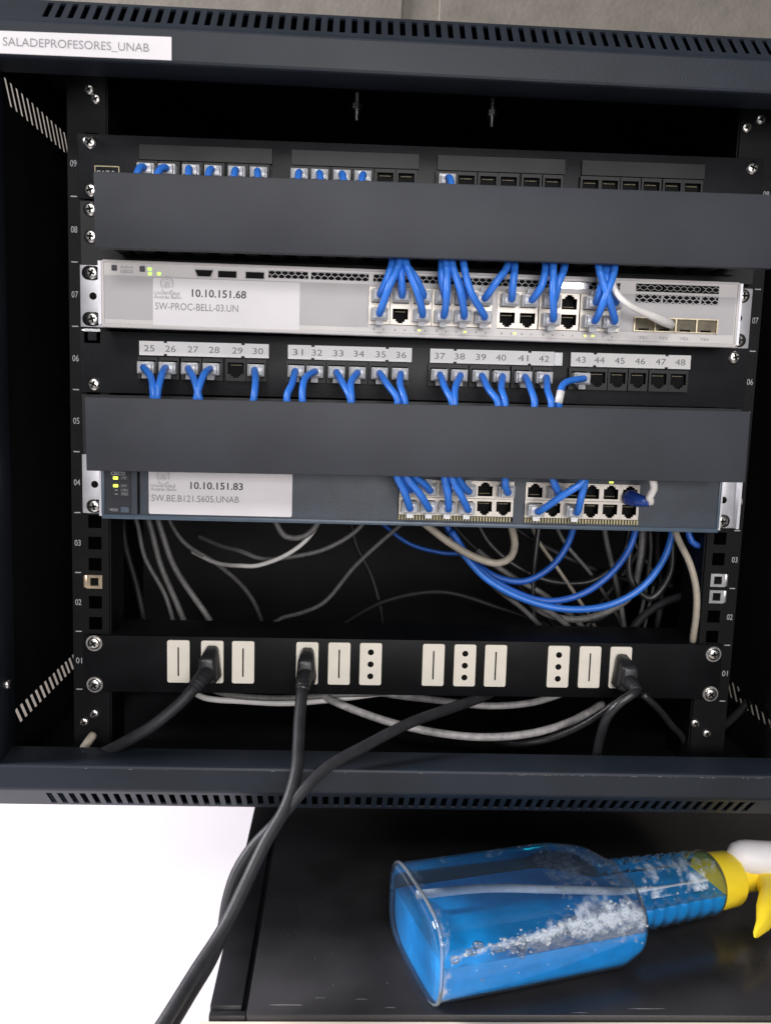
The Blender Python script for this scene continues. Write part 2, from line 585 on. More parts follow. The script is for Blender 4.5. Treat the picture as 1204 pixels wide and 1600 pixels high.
def cable(label, group, face, x, z, way, mats, r=2.4, latch_down=True, tail=None, plug=True, start=None, mid=None, boot=None, cat='cable', name='patch_cable', band=None):
    """one patch cable: plug seated at (x, face, z), cord along way [(px, py, Y)] then a tail out of sight"""
    t = thing(name, label, cat, (x, face, z), group)
    if plug:
        rot = (0, 0 if latch_down else math.pi, random.uniform(-.04, .04))
        p = inst('plug', PLUG, (x, face, z), t, rot)
        l = bpy.data.objects.new('latch', LATCH)
        COL.objects.link(l)
        l.parent = p
        w = bpy.data.objects.new('wire_ends', WIRES)
        COL.objects.link(w)
        w.parent = p
    if boot:
        bm = B()
        tube(bm, [(x - 1, face - 1, z), (x, face - 8, z - .5), (x + 3, face - 14, z - 1), (x + 8.5, face - 17, z - 1)], lambda q: (6.0 - 2.6 * q + 0.4 * math.sin(q * 34)) * min(1, .75 + q * 3), 18, step=1.2)
        part('boot', bm, boot, t, True)
        pts = [Vector((x + 5.5, face - 16, z - 1)), Vector((x + 9.5, face - 17.5, z - 1))]
    else:
        pts = [Vector((x, face - 9.5, z)), Vector((x, face - 14.5, z))]
    for a in way:
        pts.append(U(a[0], a[1], Y=a[2]))
    if tail:
        d = pts[-1]
        for a in tail:
            pts.append(d + Vector(a))
    bm = B()
    tube(bm, pts, r, 12, step=3.0)
    part('cord', bm, mats, t, True)
    if band:
        bm = B()
        tube(bm, [U(*band[0][:2], Y=band[0][2]), U(*band[1][:2], Y=band[1][2])], r + 0.35, 14)
        part('tape_band', bm, M['white'], t, True)
    return t


# ------------------------------------------------------------------ setting
bm = B()
box(bm, -3000, 3000, -3500, 392, -985, -965)
tag(part('floor', bm, M['floor']), kind='structure')

w = thing('wall', 'rough beige wall with a recessed vertical joint strip behind the rack', 'wall', (0, 400, -965))
bm = B()
box(bm, -3000, -2, 400, 460, -965, 2300, bev=1.5)
part('wall_panel', bm, M['wall'], w)
bm = B()
box(bm, 38, 3000, 400, 460, -965, 2300, bev=1.5)
part('wall_panel', bm, M['wall'], w)
bm = B()
box(bm, -1.5, 37.5, 405, 450, -965, 2300)
part('joint_strip', bm, M['wall'], w)

bm = B()
box(bm, -900, 900, -430, 396, -268, -240, bev=1.5)
tag(part('white_desk', bm, M['desk']), 'bright white desk top under and beside the black glossy cabinet', 'desk')

TZ = -165.0
k = thing('low_cabinet', 'low glossy black cabinet with a raised rim along its edge, under the blue bottle', 'cabinet', (0, 0, -240))
bm = B()
box(bm, -104.0, 640, -133.5, 395, -238.5, TZ, bev=1.6)
part('glossy_top', bm, M['gloss'], k, auto=30)
bm = B()
box(bm, -127.5, -107.2, -127.5, 395, -238.5, TZ + 1.6, bev=1.0)
part('raised_rim', bm, M['rim'], k, auto=30)
bm = B()
box(bm, -127.5, -104.3, -133.2, -128.2, -238.5, TZ - 1.2, bev=0.8)
box(bm, -106.8, -104.4, -127.5, 394, -238, TZ - 5)
part('rim_corner', bm, M['rim'], k, auto=30)
bm = B()
for px, py, w_, h_ in ((445, 1571, 26, .8), (565, 1562, 9, .6), (500, 1560, 7, .5), (610, 1575, 8, .5), (905, 1583, 14, .7), (1010, 1577, 26, .9), (470, 1418, 1.0, 1.0), (520, 1540, .8, .8), (605, 1537, 1.0, 1.0), (450, 1463, .8, .8), (492, 1498, .7, .7), (520, 1490, .6, .6)):
    p = U(px, py, Z=TZ)
    n = 9
    pts = [(p.x + w_ / 2 * math.cos(2 * math.pi * i / n) * random.uniform(.8, 1.1), p.y + h_ / 2 * math.sin(2 * math.pi * i / n) * random.uniform(.6, 1.2)) for i in range(n)]
    bm.faces.new([bm.verts.new((x, y, TZ + .12)) for x, y in pts])
part('scuff', bm, M['scuff'], k)
bm = B()
box(bm, -134, 700, -360, -134.6, -239.5, -168.5, bev=1.2)
tag(part('beige_board', bm, M['beige']), 'pale beige wooden board along the front of the glossy black cabinet', 'board')

# ------------------------------------------------------------------ the cabinet
rack = thing('rack_cabinet', 'open black wall rack cabinet with slotted frame holding switches and patch panels', 'rack', (0, 0, -62))
FY, LY = -70.0, -35.0                       # front plane of the frame, back of its inner lip
TI, TO, BI, BO = 422.5, 443.5, -29.0, -47.0
W2 = 298.0


def chamfer_bar(bm, zi, zo, sgn, xs0, n, pitch, wslot):
    """front frame bar: lip, face and a 45 degree chamfer with a row of slots; sgn +1 top, -1 bottom"""
    th = 1.4
    L = 19.0                                # chamfer run in y and z
    c = lambda q: (FY + 1.2 + q, zo + sgn * (1.2 + q))     # point on the chamfer at run q
    # lip + face + rounded front edge, as one folded sheet with thickness
    prof = [(LY, zi + sgn * 2.0), (FY + 2.2, zi + sgn * 0.2), (FY + 0.5, zi + sgn * 0.9), (FY, zi + sgn * 2.4), (FY, zo - sgn * 1.5), (FY + 0.3, zo - sgn * .3), c(0)]
    q0, q1 = 3.0, 16.5

    def sheet(x0, x1, pr):
        for (ya, za), (yb, zb) in zip(pr, pr[1:]):
            quad(bm, (x0, ya, za), (x1, ya, za), (x1, yb, zb), (x0, yb, zb))
    sheet(-W2, W2, prof)
    sheet(-W2, W2, [c(0), c(q0)])
    sheet(-W2, W2, [c(q1), c(L), (160, c(L)[1] + sgn * 0.5), (380, c(L)[1] + sgn * 0.5)])
    x = xs0
    sheet(-W2, x, [c(q0), c(q1)])
    n_ = Vector((0, 1, -sgn)).normalized() * th
    for i in range(n):
        xa, xb = x + i * pitch, x + i * pitch + wslot
        xn = x + (i + 1) * pitch if i < n - 1 else W2
        sheet(xb, xn, [c(q0), c(q1)])
        # inner walls of the slot (sheet thickness)
        ring = [(xa, *c(q0)), (xb, *c(q0)), (xb, *c(q1)), (xa, *c(q1))]
        for j in range(4):
            a, b_ = Vector(ring[j]), Vector(ring[(j + 1) % 4])
            quad(bm, a, b_, b_ + n_, a + n_)


bm = B()
chamfer_bar(bm, TI, TO, 1, -243.5, 66, 7.55, 3.6)
bmesh.ops.remove_doubles(bm, verts=bm.verts, dist=0.01)
part('slotted_top_bar', bm, M['frame'], rack)
bm = B()
chamfer_bar(bm, BI, BO, -1, -249.0, 66, 7.55, 3.9)
bmesh.ops.remove_doubles(bm, verts=bm.verts, dist=0.01)
part('slotted_bottom_bar', bm, M['frame'], rack)
for s in (-1, 1):
    bm = B()
    box(bm, min(s * 279, s * W2), max(s * 279, s * W2), FY + .4, LY, BI - .5, TI + .5, bev=0.8)
    part('side_post', bm, M['frame'], rack, auto=30)
    for zz, yy in ((379, -50), (20, -50)):
        if s < 0:
            o = inst('screw', SMALL, (s * 279, yy, zz), rack, (0, 0, math.pi / 2 * (-s)))
# side panels with two bands of slanted slots
for s in (-1, 1):
    bm = B()
    X = s * 282.0
    bands = [(409.5, 424.5), (-19.5, -6.5)]
    ya, yb = -34.0, 378.0
    zc = [-62, -19.5, -6.5, 409.5, 424.5, 462]
    for i in (0, 2, 4):
        quad(bm, (X, ya, zc[i]), (X, yb, zc[i]), (X, yb, zc[i + 1]), (X, ya, zc[i + 1]))
    for z0, z1 in bands:
        sl = 10.5
        p, wd_ = 10.35, (3.0 if z0 > 0 or s > 0 else 4.3)
        y0 = -24.5 if z0 > 0 else -29
        nn = 16
        f = (lambda y, t: y + sl * (1 - t)) if s < 0 else (lambda y, t: y - 1 + sl * (t - 1) * -1 * -1 + sl * (1 - t) * 0 + 0)
        g = (lambda y, t: y + sl * (1 - t)) if s < 0 else (lambda y, t: y + sl * t)
        def para(y_a, y_b):
            quad(bm, (X, g(y_a, 0), z0), (X, g(y_b, 0), z0), (X, g(y_b, 1), z1), (X, g(y_a, 1), z1))
        quad(bm, (X, ya, z0), (X, g(y0, 0), z0), (X, g(y0, 1), z1), (X, ya, z1))
        for i in range(nn):
            e = y0 + (i + 1) * p
            s0 = y0 + i * p + wd_
            if i == nn - 1:
                quad(bm, (X, g(s0, 0), z0), (X, yb, z0), (X, yb, z1), (X, g(s0, 1), z1))
            else:
                para(s0, e)
    part('side_panel', bm, M['inside'], rack)
bm = B()
box(bm, -282, 282, 378, 380, -62, 462)
part('back_panel', bm, M['inside'], rack)
bm = B()
box(bm, -281.5, 281.5, -34.5, 377.5, 452, 454)
part('roof_panel', bm, M['inside'], rack)
bm = B()
box(bm, -281.5, 281.5, -34.5, 377.5, -57, -55)
part('floor_panel', bm, M['inside'], rack)

bm = B()
for i in range(46):
    x = random.choice((random.uniform(60, 275), random.uniform(-275, 275)))
    l_ = random.uniform(.4, 2.6)
    z_ = BI - 2.5 + random.uniform(-.25, .15)
    h_ = random.uniform(.12, .4)
    quad(bm, (x, FY - .06, z_), (x + l_, FY - .06, z_ - h_ * .2), (x + l_ * .9, FY - .06, z_ + h_), (x + l_ * .1, FY - .06, z_ + h_ * .8))
part('paint_chips', bm, M['scuff'], rack)
# sticker on the top bar
lo = U(-60, 80, Y=FY)
hi = U(268, 93, Y=FY)
bm = B()
a, b_, c_, d_ = U(-60, 45.5, Y=FY), U(268, 57.5, Y=FY), U(268, 94, Y=FY), U(-60, 80.5, Y=FY)
vs0 = [Vector((p.x, FY - .35, p.z)) for p in (a, b_, c_, d_)]
vs1 = [Vector((p.x, FY - .02, p.z)) for p in (a, b_, c_, d_)]
A_ = [bm.verts.new(v) for v in vs0]
B_ = [bm.verts.new(v) for v in vs1]
bm.faces.new(A_)
for i in range(4):
    bm.faces.new((A_[i], A_[(i + 1) % 4], B_[(i + 1) % 4], B_[i]))
st = part('sticker', bm, M['paper'], rack)
st['label'] = 'white paper sticker lettered SALADEPROFESORES_UNAB'
bm = B()
p0, p1 = U(5, 71, Y=FY), U(233, 81, Y=FY)
text_bm(bm, 'SALADEPROFESORES_UNAB', p0.x, p0.z, 5.1, FY - .35, w=p1.x - p0.x, tilt=(p1.z - p0.z) / (p1.x - p0.x))
part('lettering', bm, M['inkgrey'], st)

# rails with square holes
HZ = [u * 44.45 + d for u in range(9) for d in (6.35, 22.225, 38.1)]
for s in (-1, 1):
    bm = B()
    xo, xi = s * 249.0, s * 222.5
    h0, h1 = s * 232.5 - 4.75, s * 232.5 + 4.75
    xa, xb = min(xo, xi), max(xo, xi)
    box(bm, xa, h0, 0, 2, -58, 450)
    box(bm, h1, xb, 0, 2, -58, 450)
    zs = [-58] + [q for z in HZ for q in (z - 4.75, z + 4.75)] + [450]
    for i in range(0, len(zs), 2):
        box(bm, h0, h1, 0, 2, zs[i], zs[i + 1])
    box(bm, xi - 1, xi + 1, 2, 40, -58, 450)
    r_ = part('mounting_rail', bm, M['rail'], rack)
    bm = B()
    xt = s * 244.9
    for u in range(9):
        z = u * 44.45
        text_bm(bm, '%02d' % (u + 1), xt, z + 20.0, 4.6, 0, align='C', w=4.4)
        box(bm, xt - 2.2, xt + 2.2, -0.15, -0.02, z - 0.35, z + 0.35)
    part('numbering', bm, M['white_ink'], r_)
for px, py in ((140, 140), (150, 155), (148, 1115), (132, 1128), (1165, 200), (1187, 187), (1085, 1130), (1103, 1146)):
    p = U(px, py, Y=0)
    inst('screw', SMALL, (p.x, 0, p.z), rack)
for px in ((557, 175), (768, 185)):
    p = U(*px, Y=60)
    bm = B()
    cyl(bm, (p.x, 60, 452), (0, 0, -1), 2.0, 2.0, 20, 12)
    cyl(bm, (p.x, 60, 452 - 8), (0, 0, -1), 4.4, 4.4, 4, 6)
    part('roof_bolt', bm, M['steel'], rack, auto=30)
# cage nuts clipped into the rails
for px, py, s, mt in ((150, 905, -1, 'brass'), (1113, 903, 1, 'steel'), (1113, 929, 1, 'steel'), (152, 530, -1, 'steel')):
    p = U(px, py, Y=0)
    z = min(HZ, key=lambda q: abs(q - p.z))
    x = s * 232.5
    bm = B()
    fr = 5.6
    for q in ((-5.6, -3.0, -5, 5), (3.0, 5.6, -5, 5), (-3.0, 3.0, 3.0, 5), (-3.0, 3.0, -5, -3.0)):
        box(bm, x + q[0], x + q[1], -2.2, 1.8, z + q[2], z + q[3])
    box(bm, x - 8.2 if s < 0 else x + 5.7, x - 5.7 if s < 0 else x + 8.2, -1.2, -0.1, z - 4.6, z + 4.6, bev=.3)
    quad(bm, (x - 3, 1.5, z - 3), (x + 3, 1.5, z - 3), (x + 3, 1.5, z + 3), (x - 3, 1.5, z + 3), 1)
    part('cage_nut', bm, [M[mt], M['hole']], rack, auto=30)


def screws(parent, pts, y, me=SCREW):
    for x, z in pts:
        inst('screw', me, (x, y, z), parent, (0, random.uniform(0, 3), 0))


# ------------------------------------------------------------------ patch panels
PX = [-192.5, -177.6, -161.8, -146.9, -130.6, -116.0, -87.8, -74.1, -59.0, -44.3, -28.7, -14.0,
      13.8, 28.1, 43.4, 57.9, 74.0, 89.1, 115.8, 129.6, 144.4, 159.4, 174.6, 189.0]
TILT = 0.0094


def patch_panel(z0, label, numbers, lit):
    t = thing('patch_bay', label, 'patch panel', (0, 0, z0))
    t.rotation_euler = (0, -TILT, 0)
    zl = z0 + 18.8                          # port centre height
    bm = B()
    box(bm, -241, 241, -2.2, -0.1, z0 + .6, z0 + 43.8, bev=.4)
    box(bm, -222, 222, -0.1, 14, z0 + .6, z0 + 2.2)
    box(bm, -222, 222, -0.1, 14, z0 + 42.2, z0 + 43.8)
    part('face_plate', bm, M['panel'], t, auto=30)
    for i, x in enumerate(PX):
        inst('port', PPORT, (x, -6.0, zl), t)
    for g in range(4):
        xa, xb = PX[g * 6] - 6.0, PX[g * 6 + 5] + 8.6
        bm = B()
        pts = [(xa, zl + 8.9), (xb, zl + 8.9), (xb, zl + 18.8), (xa, zl + 18.8)]
        ybk = -2.3
        if numbers:
            # paper strip with small notches
            nts = [xa + (xb - xa) * .2, xa + (xb - xa) * .8]
            e = 1.1
            lowp = [(xa, zl + 8.9)]
            for q in nts:
                lowp += [(q - 1.2, zl + 8.9), (q - 1.2, zl + 8.9 + e), (q + 1.2, zl + 8.9 + e), (q + 1.2, zl + 8.9)]
            upp = [(xb, zl + 8.9), (xb, zl + 18.8)]
            for q in reversed(nts):
                upp += [(q + 1.2, zl + 18.8), (q + 1.2, zl + 18.8 - e), (q - 1.2, zl + 18.8 - e), (q - 1.2, zl + 18.8)]
            upp += [(xa, zl + 18.8)]
            prism_xz(bm, lowp + upp, -5.6, ybk)
            sp = part('label_strip', bm, M['strip'], t)
            bm = B()
            for k_ in range(6):
                text_bm(bm, str(25 + g * 6 + k_), PX[g * 6 + k_] + 1.0, zl + 11.6, 4.6, -5.6, align='C', w=7.4, lift=.12)
            part('numbering', bm, M['inkgrey'], sp)
            if g == 2:
                bm = B()
                box(bm, xb + .3, xb + 6, -5.2, ybk, zl + 9.2, zl + 18.4)
                part('clear_strip_end', bm, M['clear'], t)
        else:
            prism_xz(bm, pts, -4.6, ybk)
            part('label_strip', bm, M['panelshade'], t)
    return t, zl


lp, LZ = patch_panel(222.25, 'black patch panel with white strips numbered 25 to 48 under the white switch', True, None)
screws(lp, [(-231.5, 228.6), (231, 259.5)], -2.2)
up, UZ = patch_panel(355.6, 'unnumbered black patch panel with grey strips at the top of the rack', False, None)
screws(up, [(-232.5, 393.7), (232.5, 392.5), (-232.5, 362)], -2.2)
bm = B()
p0, p1 = U(148, 253, Y=-2.4), U(187, 272, Y=-2.4)
x0, x1, z1, z0 = p0.x, p1.x, p0.z, p1.z - 3
for q in ((x0, x1, z1 - .7, z1), (x0, x1, z0, z0 + .7), (x0, x0 + .7, z0 + .7, z1 - .7), (x1 - .7, x1, z0 + .7, z1 - .7)):
    box(bm, q[0], q[1], -2.6, -2.25, q[2], q[3])
text_bm(bm, 'CAT.5e', (x0 + x1) / 2, z0 + 3.2, 4.2, -2.3, w=15, align='C', mi=1)
part('category_badge', bm, [M['gold'], M['inkpale']], up)

# ------------------------------------------------------------------ cable managers
def cable_manager(z0, x0, x1, zb, zt, label):
    t = thing('cable_manager', label, 'cable manager', (0, 0, z0))
    bm = B()
    box(bm, -240, 240, -2, -.1, z0 + .5, z0 + 44, bev=.3)
    part('back_plate', bm, M['duct'], t)
    bm = B()
    for zz in (zb + 2.6, zt - 4.4):
        box(bm, x0 + 4, x1 - 4, -9, -2.1, zz, zz + 1.8)
        x = x0 + 6
        while x < x1 - 14:
            v = box(bm, x, x + 9, -56, -9.1, zz, zz + 1.8)
            x += 17.2
    part('duct_fingers', bm, M['duct'], t)
    bm = B()
    box(bm, x0, x1, -62, -59.8, zb, zt, bev=.8)
    for a_, b2 in ((zb + .25, zb + 1.95), (zt - 1.95, zt - .25)):
        box(bm, x0 + .6, x1 - .6, -59.7, -55, a_, b2)
    part('cover', bm, M['cover'], t, auto=30)
    return t


cm1 = cable_manager(311.15, -213.8, 226.5, 314.5, 361.4, 'grey cable manager cover above the white switch')
cm2 = cable_manager(177.8, -220.6, 219.8, 172.6, 220.6, 'grey cable manager cover between the numbered patch panel and the blue-grey switch')
cm1.rotation_euler = (0, -0.010, 0)
cm2.rotation_euler = (0, -0.0115, 0)
screws(cm1, [(-232.5, 349.3), (-232.5, 331)], -2.0)

# ------------------------------------------------------------------ university crest (drawn as plain rings and bars)
def crest(bm, cx, cz, r, y):
    n = 28
    for ro, ri in ((r, r * .84), (r * .66, r * .58)):
        for i in range(n):
            a0, a1 = 2 * math.pi * i / n, 2 * math.pi * (i + 1) / n
            if 3.9 < a0 < 5.5 and ro == r:
                continue
            P = [(cx + q * math.cos(a), y, cz + q * math.sin(a)) for q, a in ((ri, a0), (ro, a0), (ro, a1), (ri, a1))]
            quad(bm, *P)
    for i in (-1, 0, 1):
        box(bm, cx + i * r * .26 - r * .08, cx + i * r * .26 + r * .08, y - .02, y + .02, cz - r * .3, cz + r * (.36 if i == 0 else .22))
    box(bm, cx - r * .42, cx + r * .42, y - .02, y + .02, cz - r * .42, cz - r * .33)
    for s in (-1, 1):
        box(bm, cx + s * r * .62 - r * .2, cx + s * r * .62 + r * .2, y - .02, y + .02, cz - r * 1.12, cz - r * .92)
    box(bm, cx - r * .55, cx + r * .55, y - .02, y + .02, cz - r * 1.3, cz - r * 1.18)


def paper_label(parent, x0, x1, z0, z1, y, label, tilt, rows):
    bm = B()
    pts = rrect(x0, x1, z0, z1, 1.2, 3)
    pts = [(x, z + tilt * (x - x0)) for x, z in pts]
    prism_xz(bm, pts, y - .35, y - .02)
    o = part('paper_label', bm, M['paper'], parent)
    o['label'] = label
    yy = y - .35
    for (s, px0, z, h, w_, bold, mt) in rows:
        bm = B()
        text_bm(bm, s, px0, z + tilt * (px0 - x0), h, yy, w=w_, bold=bold, tilt=tilt)
        part('lettering', bm, M[mt], o)
    return o


# ------------------------------------------------------------------ pale switch (U7)
YA = -31.0
sw1 = thing('network_switch', 'pale grey network switch with white label reading 10.10.151.68', 'switch', (0, 0, 266.7))
sw1.rotation_euler = (0, -0.004, 0)
z0, z1 = 267.0, 309.6
xL, xR = -217.3, 218.0
BKA, BKB = (-37.0, 45.8), (50.6, 134.6)      # port blocks
bm = B()
box(bm, -216.5, 217.2, -19, 230, z0 + .4, z1 - .4)
part('housing', bm, M['steel'], sw1)
bm = B()
zp0, zp1 = 273.6, 299.0
box(bm, xL, xR, YA, -19, z0, zp0, bev=.0)
box(bm, xL, BKA[0], YA, -19, zp0, zp1)
box(bm, BKA[1], BKB[0], YA, -19, zp0, zp1)
box(bm, BKB[1], xR, YA, -19, zp0, zp1)
# top strip, left part solid; window band right of the usb sockets is built from bars
box(bm, xL, -106.5, YA, -19, zp1, z1)
box(bm, -106.5, xR, YA, -19, zp1, 302.2)
box(bm, -106.5, xR, YA, -19, 307.3, z1)
for a, b_ in ((-79.5, -77.8), (-38.5, -35.5), (134.5, 146.5), (203.5, xR)):
    box(bm, a, b_, YA, -19, 302.2, 307.3)
bmesh.ops.remove_doubles(bm, verts=bm.verts, dist=.001)
part('front_bezel', bm, M['swwhite'], sw1)
bm = B()
box(bm, xL + .2, xR - .2, YA - 1.0, YA + 6, z0 - 1.2, z0 + 1.4, bev=.8)
box(bm, xL + .2, xR - .2, YA - .8, YA + 6, z1 - .8, z1 + .9, bev=.6)
box(bm, xL - .8, xL + 1.2, YA - .9, YA + 6, z0 - .6, z1 + .4, bev=.7)
box(bm, xR - 1.2, xR + .8, YA - .9, YA + 6, z0 - .6, z1 + .4, bev=.7)
part('bezel_rim', bm, M['swwhite'], sw1, auto=40)
bm = B()
box(bm, -216.0, -38.0, YA - .25, YA - .02, 271.6, 300.3)
part('grey_field', bm, M['swgrey'], sw1)
bm = B()
box(bm, 136.5, 216.0, YA - .25, YA - .02, 274.5, 300.0)
part('grey_field', bm, M['swgrey'], sw1)


def honeycomb(bm, x0, x1, zc, rows, y, a=1.5, th=.28):
    """zig-zag wires making a row of hexagons"""
    n = int((x1 - x0) / (a * 1.5))
    for r_ in range(rows + 1):
        zb = zc + (r_ - rows / 2) * a * 1.6
        pr = None
        for i in range(n + 1):
            x = x0 + i * (x1 - x0) / n
            z = zb + (a * .45 if (i + r_) % 2 else -a * .45)
            if pr:
                quad(bm, (pr[0], y, pr[1] - th), (x, y, z - th), (x, y, z + th), (pr[0], y, pr[1] + th))
            pr = (x, z)
        if r_ < rows:
            for i in range(n + 1):
                if (i + r_) % 2:
                    x = x0 + i * (x1 - x0) / n
                    quad(bm, (x - th, y, zb + a * .4), (x + th, y, zb + a * .4), (x + th, y, zb + a * 1.25), (x - th, y, zb + a * 1.25))


bm = B()
quad(bm, (-106.5, YA + 4, 302), (xR - 1, YA + 4, 302), (xR - 1, YA + 4, 307.5), (-106.5, YA + 4, 307.5), 1)
for a, b_ in ((-106.5, -79.5), (-77.8, -38.5), (-35.5, 134.5)):
    honeycomb(bm, a, b_, 304.7, 2, YA + .6)
part('vent_mesh', bm, [M['swgrey'], M['hole']], sw1)
bm = B()
for zz, rows in ((304.6, 0), (297.3, 2)):
    for xa, xb in ((145.6, 163.5), (164.8, 190.5), (191.8, 203.6)):
        if rows == 0:
            quad(bm, (xa, YA - .4, zz - 2.6), (xb, YA - .4, zz - 2.6), (xb, YA - .4, zz + 2.6), (xa, YA - .4, zz + 2.6), 1)
            honeycomb(bm, xa, xb, zz, 1, YA - .7, th=.16)
        else:
            quad(bm, (xa, YA - .4, zz - 2.8), (xb, YA - .4, zz - 2.8), (xb, YA - .4, zz + 2.8), (xa, YA - .4, zz + 2.8), 1)
            honeycomb(bm, xa, xb, zz, 2, YA - .9, th=.33)
part('vent_mesh', bm, [M['swgrey'], M['hole']], sw1)
C1 = [-30.9, -16.3, -2.2, 12.2, 25.7, 39.4, 57.2, 71.2, 86.0, 99.8, 114.6, 127.8]
ZT, ZBt = 292.6, 280.2
for i, x in enumerate(C1):
    inst('port', SWPORT, (x, YA, ZT), sw1, (0, math.pi, 0))
    inst('port', SWPORT, (x, YA, ZBt), sw1)
bm = B()
quad(bm, (146, YA - .3, 275.4), (204, YA - .3, 275.4), (204, YA - .3, 284.4), (146, YA - .3, 284.4), 1)
for i in range(5):
    x = 145.6 + i * 14.55
    box(bm, x - .5, x + .5, YA - 2.0, YA - .05, 275, 284.6)
for i in range(4):
    x = 146.1 + i * 14.55
    box(bm, x, x + 13.55, YA - 2.0, YA - .05, 283.9, 284.6)
    box(bm, x, x + 13.55, YA - 1.6, YA - .05, 275.0, 275.5)
    box(bm, x + 3, x + 10, YA - 1.0, YA - .35, 275.5, 277.0, 2)
part('fibre_cage', bm, [M['cage'], M['cagein'], M['hole']], sw1)
bm = B()
for xa, xb, za, zb in ((-155.5, -143.5, 301.6, 305.8),):
    pts = [(xa, zb), (xa + 1.8, za), (xb - 1.8, za), (xb, zb)]
    prism_xz(bm, [(xa - .8, zb + .7), (xa + .8, za - .7), (xb - .8, za - .7), (xb + .8, zb + .7)], YA - .5, YA - .02, 1)
    prism_xz(bm, pts, YA - .65, YA - .1, 0)
part('console_socket', bm, [M['hole'], M['swgrey']], sw1)
for xa in (-140.0, -121.5):
    bm = B()
    box(bm, xa - .5, xa + 12.7, YA - .5, YA - .02, 300.9, 306.1, 1)
    box(bm, xa, xa + 12.2, YA - .65, YA - .1, 301.4, 305.6, 0)
    part('usb_socket', bm, [M['hole'], M['swgrey']], sw1)
bm = B()
box(bm, -211.0, -207.4, YA - 1.2, YA - .02, 303.4, 307.0, bev=.4)
part('button', bm, M['ink'], sw1)
bm = B()
box(bm, -192.4, -188.8, YA - 1.0, YA - .02, 303.2, 307.0, bev=.4)
part('button', bm, M['ink'], sw1)
bm = B()
for i, h in enumerate((1.0, 1.8, 1.0, 1.0, 1.8, 1.0, 1.0, 1.8, 1.0)):
    x = -205.0 + i * 1.0
    box(bm, x - .22, x + .22, YA - .12, YA - .02, 305.2, 305.2 + h)
text_bm(bm, 'CISCO', -205.2, 302.2, 2.1, YA, w=8.4, bold=.015)
part('maker_mark', bm, M['inkgrey'], sw1)
bm = B()
for x, z in ((-185.8, 305.2), (-185.6, 302.2), (-179.6, 302.4)):
    box(bm, x - 1.1, x + 1.1, YA - .4, YA - .02, z - .9, z + .9, bev=.3)
part('status_light', bm, M['led'], sw1)
bm = B()
for x in (14, 96, -2, 118.5, 122):
    pass
for x in (28.5, -3.0, 112, 117.5, 63):
    box(bm, x - .9, x + .9, YA - .3, YA - .02, 270.2, 271.2)
part('port_light', bm, M['ledy'], sw1)
bm = B()
for i, x in enumerate(C1):
    for q in (-3.3, 3.3):
        quad(bm, (x + q - .7, YA - .1, 270.0), (x + q + .7, YA - .1, 270.0), (x + q, YA - .1, 271.3), (x + q, YA - .1, 271.4))
for i in range(4):
    x = 152.5 + i * 14.5
    text_bm(bm, 'TE%d' % (i + 1), x, 270.0, 1.8, YA, align='C', w=6)
part('port_marks', bm, M['inkgrey'], sw1)
bm = B()
box(bm, 93, 113, YA - .4, YA - .02, 302.0, 306.6, bev=.15)
part('model_plate', bm, M['steel'], sw1)
paper_label(sw1, -183.6, -85.0, 267.6, 299.6, YA - .25, 'white paper label reading 10.10.151.68', 0.0, [
    ('10.10.151.68', -157.6, 288.0, 5.1, 36.5, .018, 'ink'),
    ('SW-PROC-BELL-03.UN', -182.0, 278.8, 4.9, 55.5, .0, 'inkgrey'),
    ('Universidad', -182.8, 288.6, 2.5, 17.0, .0, 'inkgrey'),
    ('Andrés Bello', -182.8, 286.0, 2.5, 18.0, .0, 'inkgrey')])
bm = B()
crest(bm, -174.2, 296.0, 4.6, YA - .72)
part('crest', bm, M['inkpale'], sw1)
# mounting ears
for s in (-1, 1):
    bm = B()
    xa, xb = (-240.5, -218.5) if s < 0 else (219.0, 240.5)
    box(bm, xa, xb, -2.4, -.2, 267.4, 310.2, bev=.5)
    box(bm, xb - 2 if s < 0 else xa, xb if s < 0 else xa + 2, -30, -2.5, 267.8, 309.8)
    cyl(bm, (s * 231.5, -2.5, 288.9), (0, 1, 0), 2.6, 2.6, .6, 16, 1)
    for zz in (273.05, 304.8):
        prism_xz(bm, rrect(s * 232 - 7.2, s * 232 + 6.2, zz - 4.9, zz + 4.9, 4.8, 6), -2.55, -2.38, 1)
    part('mounting_ear', bm, [M['earsteel'], M['hole']], sw1, auto=30)
screws(sw1, [(-231.8, 273.05), (-231.8, 304.8), (232.3, 273.05), (233.2, 304.8)], -2.6, SCREW)

# ------------------------------------------------------------------ blue-grey switch (U4)
YB = -19.0
sw2 = thing('network_switch', 'dark blue-grey network switch with white label reading 10.10.151.83', 'switch', (0, 0, 133.35))
sw2.rotation_euler = (0, -0.004, 0)
z0, z1 = 134.6, 178.2
xL, xR = -221.8, 221.8
K2 = [(-12.6, 70.6), (78.6, 162.4)]
za, zb = 141.2, 167.0
bm = B()
box(bm, xL + .6, xR - .6, -7, 220, z0 + .4, z1 - .4)
part('housing', bm, M['swedge'], sw2)
bm = B()
box(bm, xL, xR, YB, -7, z0, za)
box(bm, xL, K2[0][0], YB, -7, za, zb)
box(bm, K2[0][1], K2[1][0], YB, -7, za, zb)
box(bm, K2[1][1], xR, YB, -7, za, zb)
box(bm, xL, xR, YB, -7, zb, z1)
part('front_bezel', bm, M['swblue'], sw2)
bm = B()
box(bm, xL - .3, xR + .3, YB - 1.4, YB + 5, z0 - 1.4, z0 + 1.8, bev=.9)
box(bm, xR - 1.6, xR + .4, YB - 1.2, YB + 5, z0 + 1.9, z1, bev=.5)
box(bm, xL - .4, xL + 1.6, YB - 1.2, YB + 5, z0 + 1.9, z1, bev=.5)
part('bezel_rim', bm, M['swedge'], sw2, auto=40)
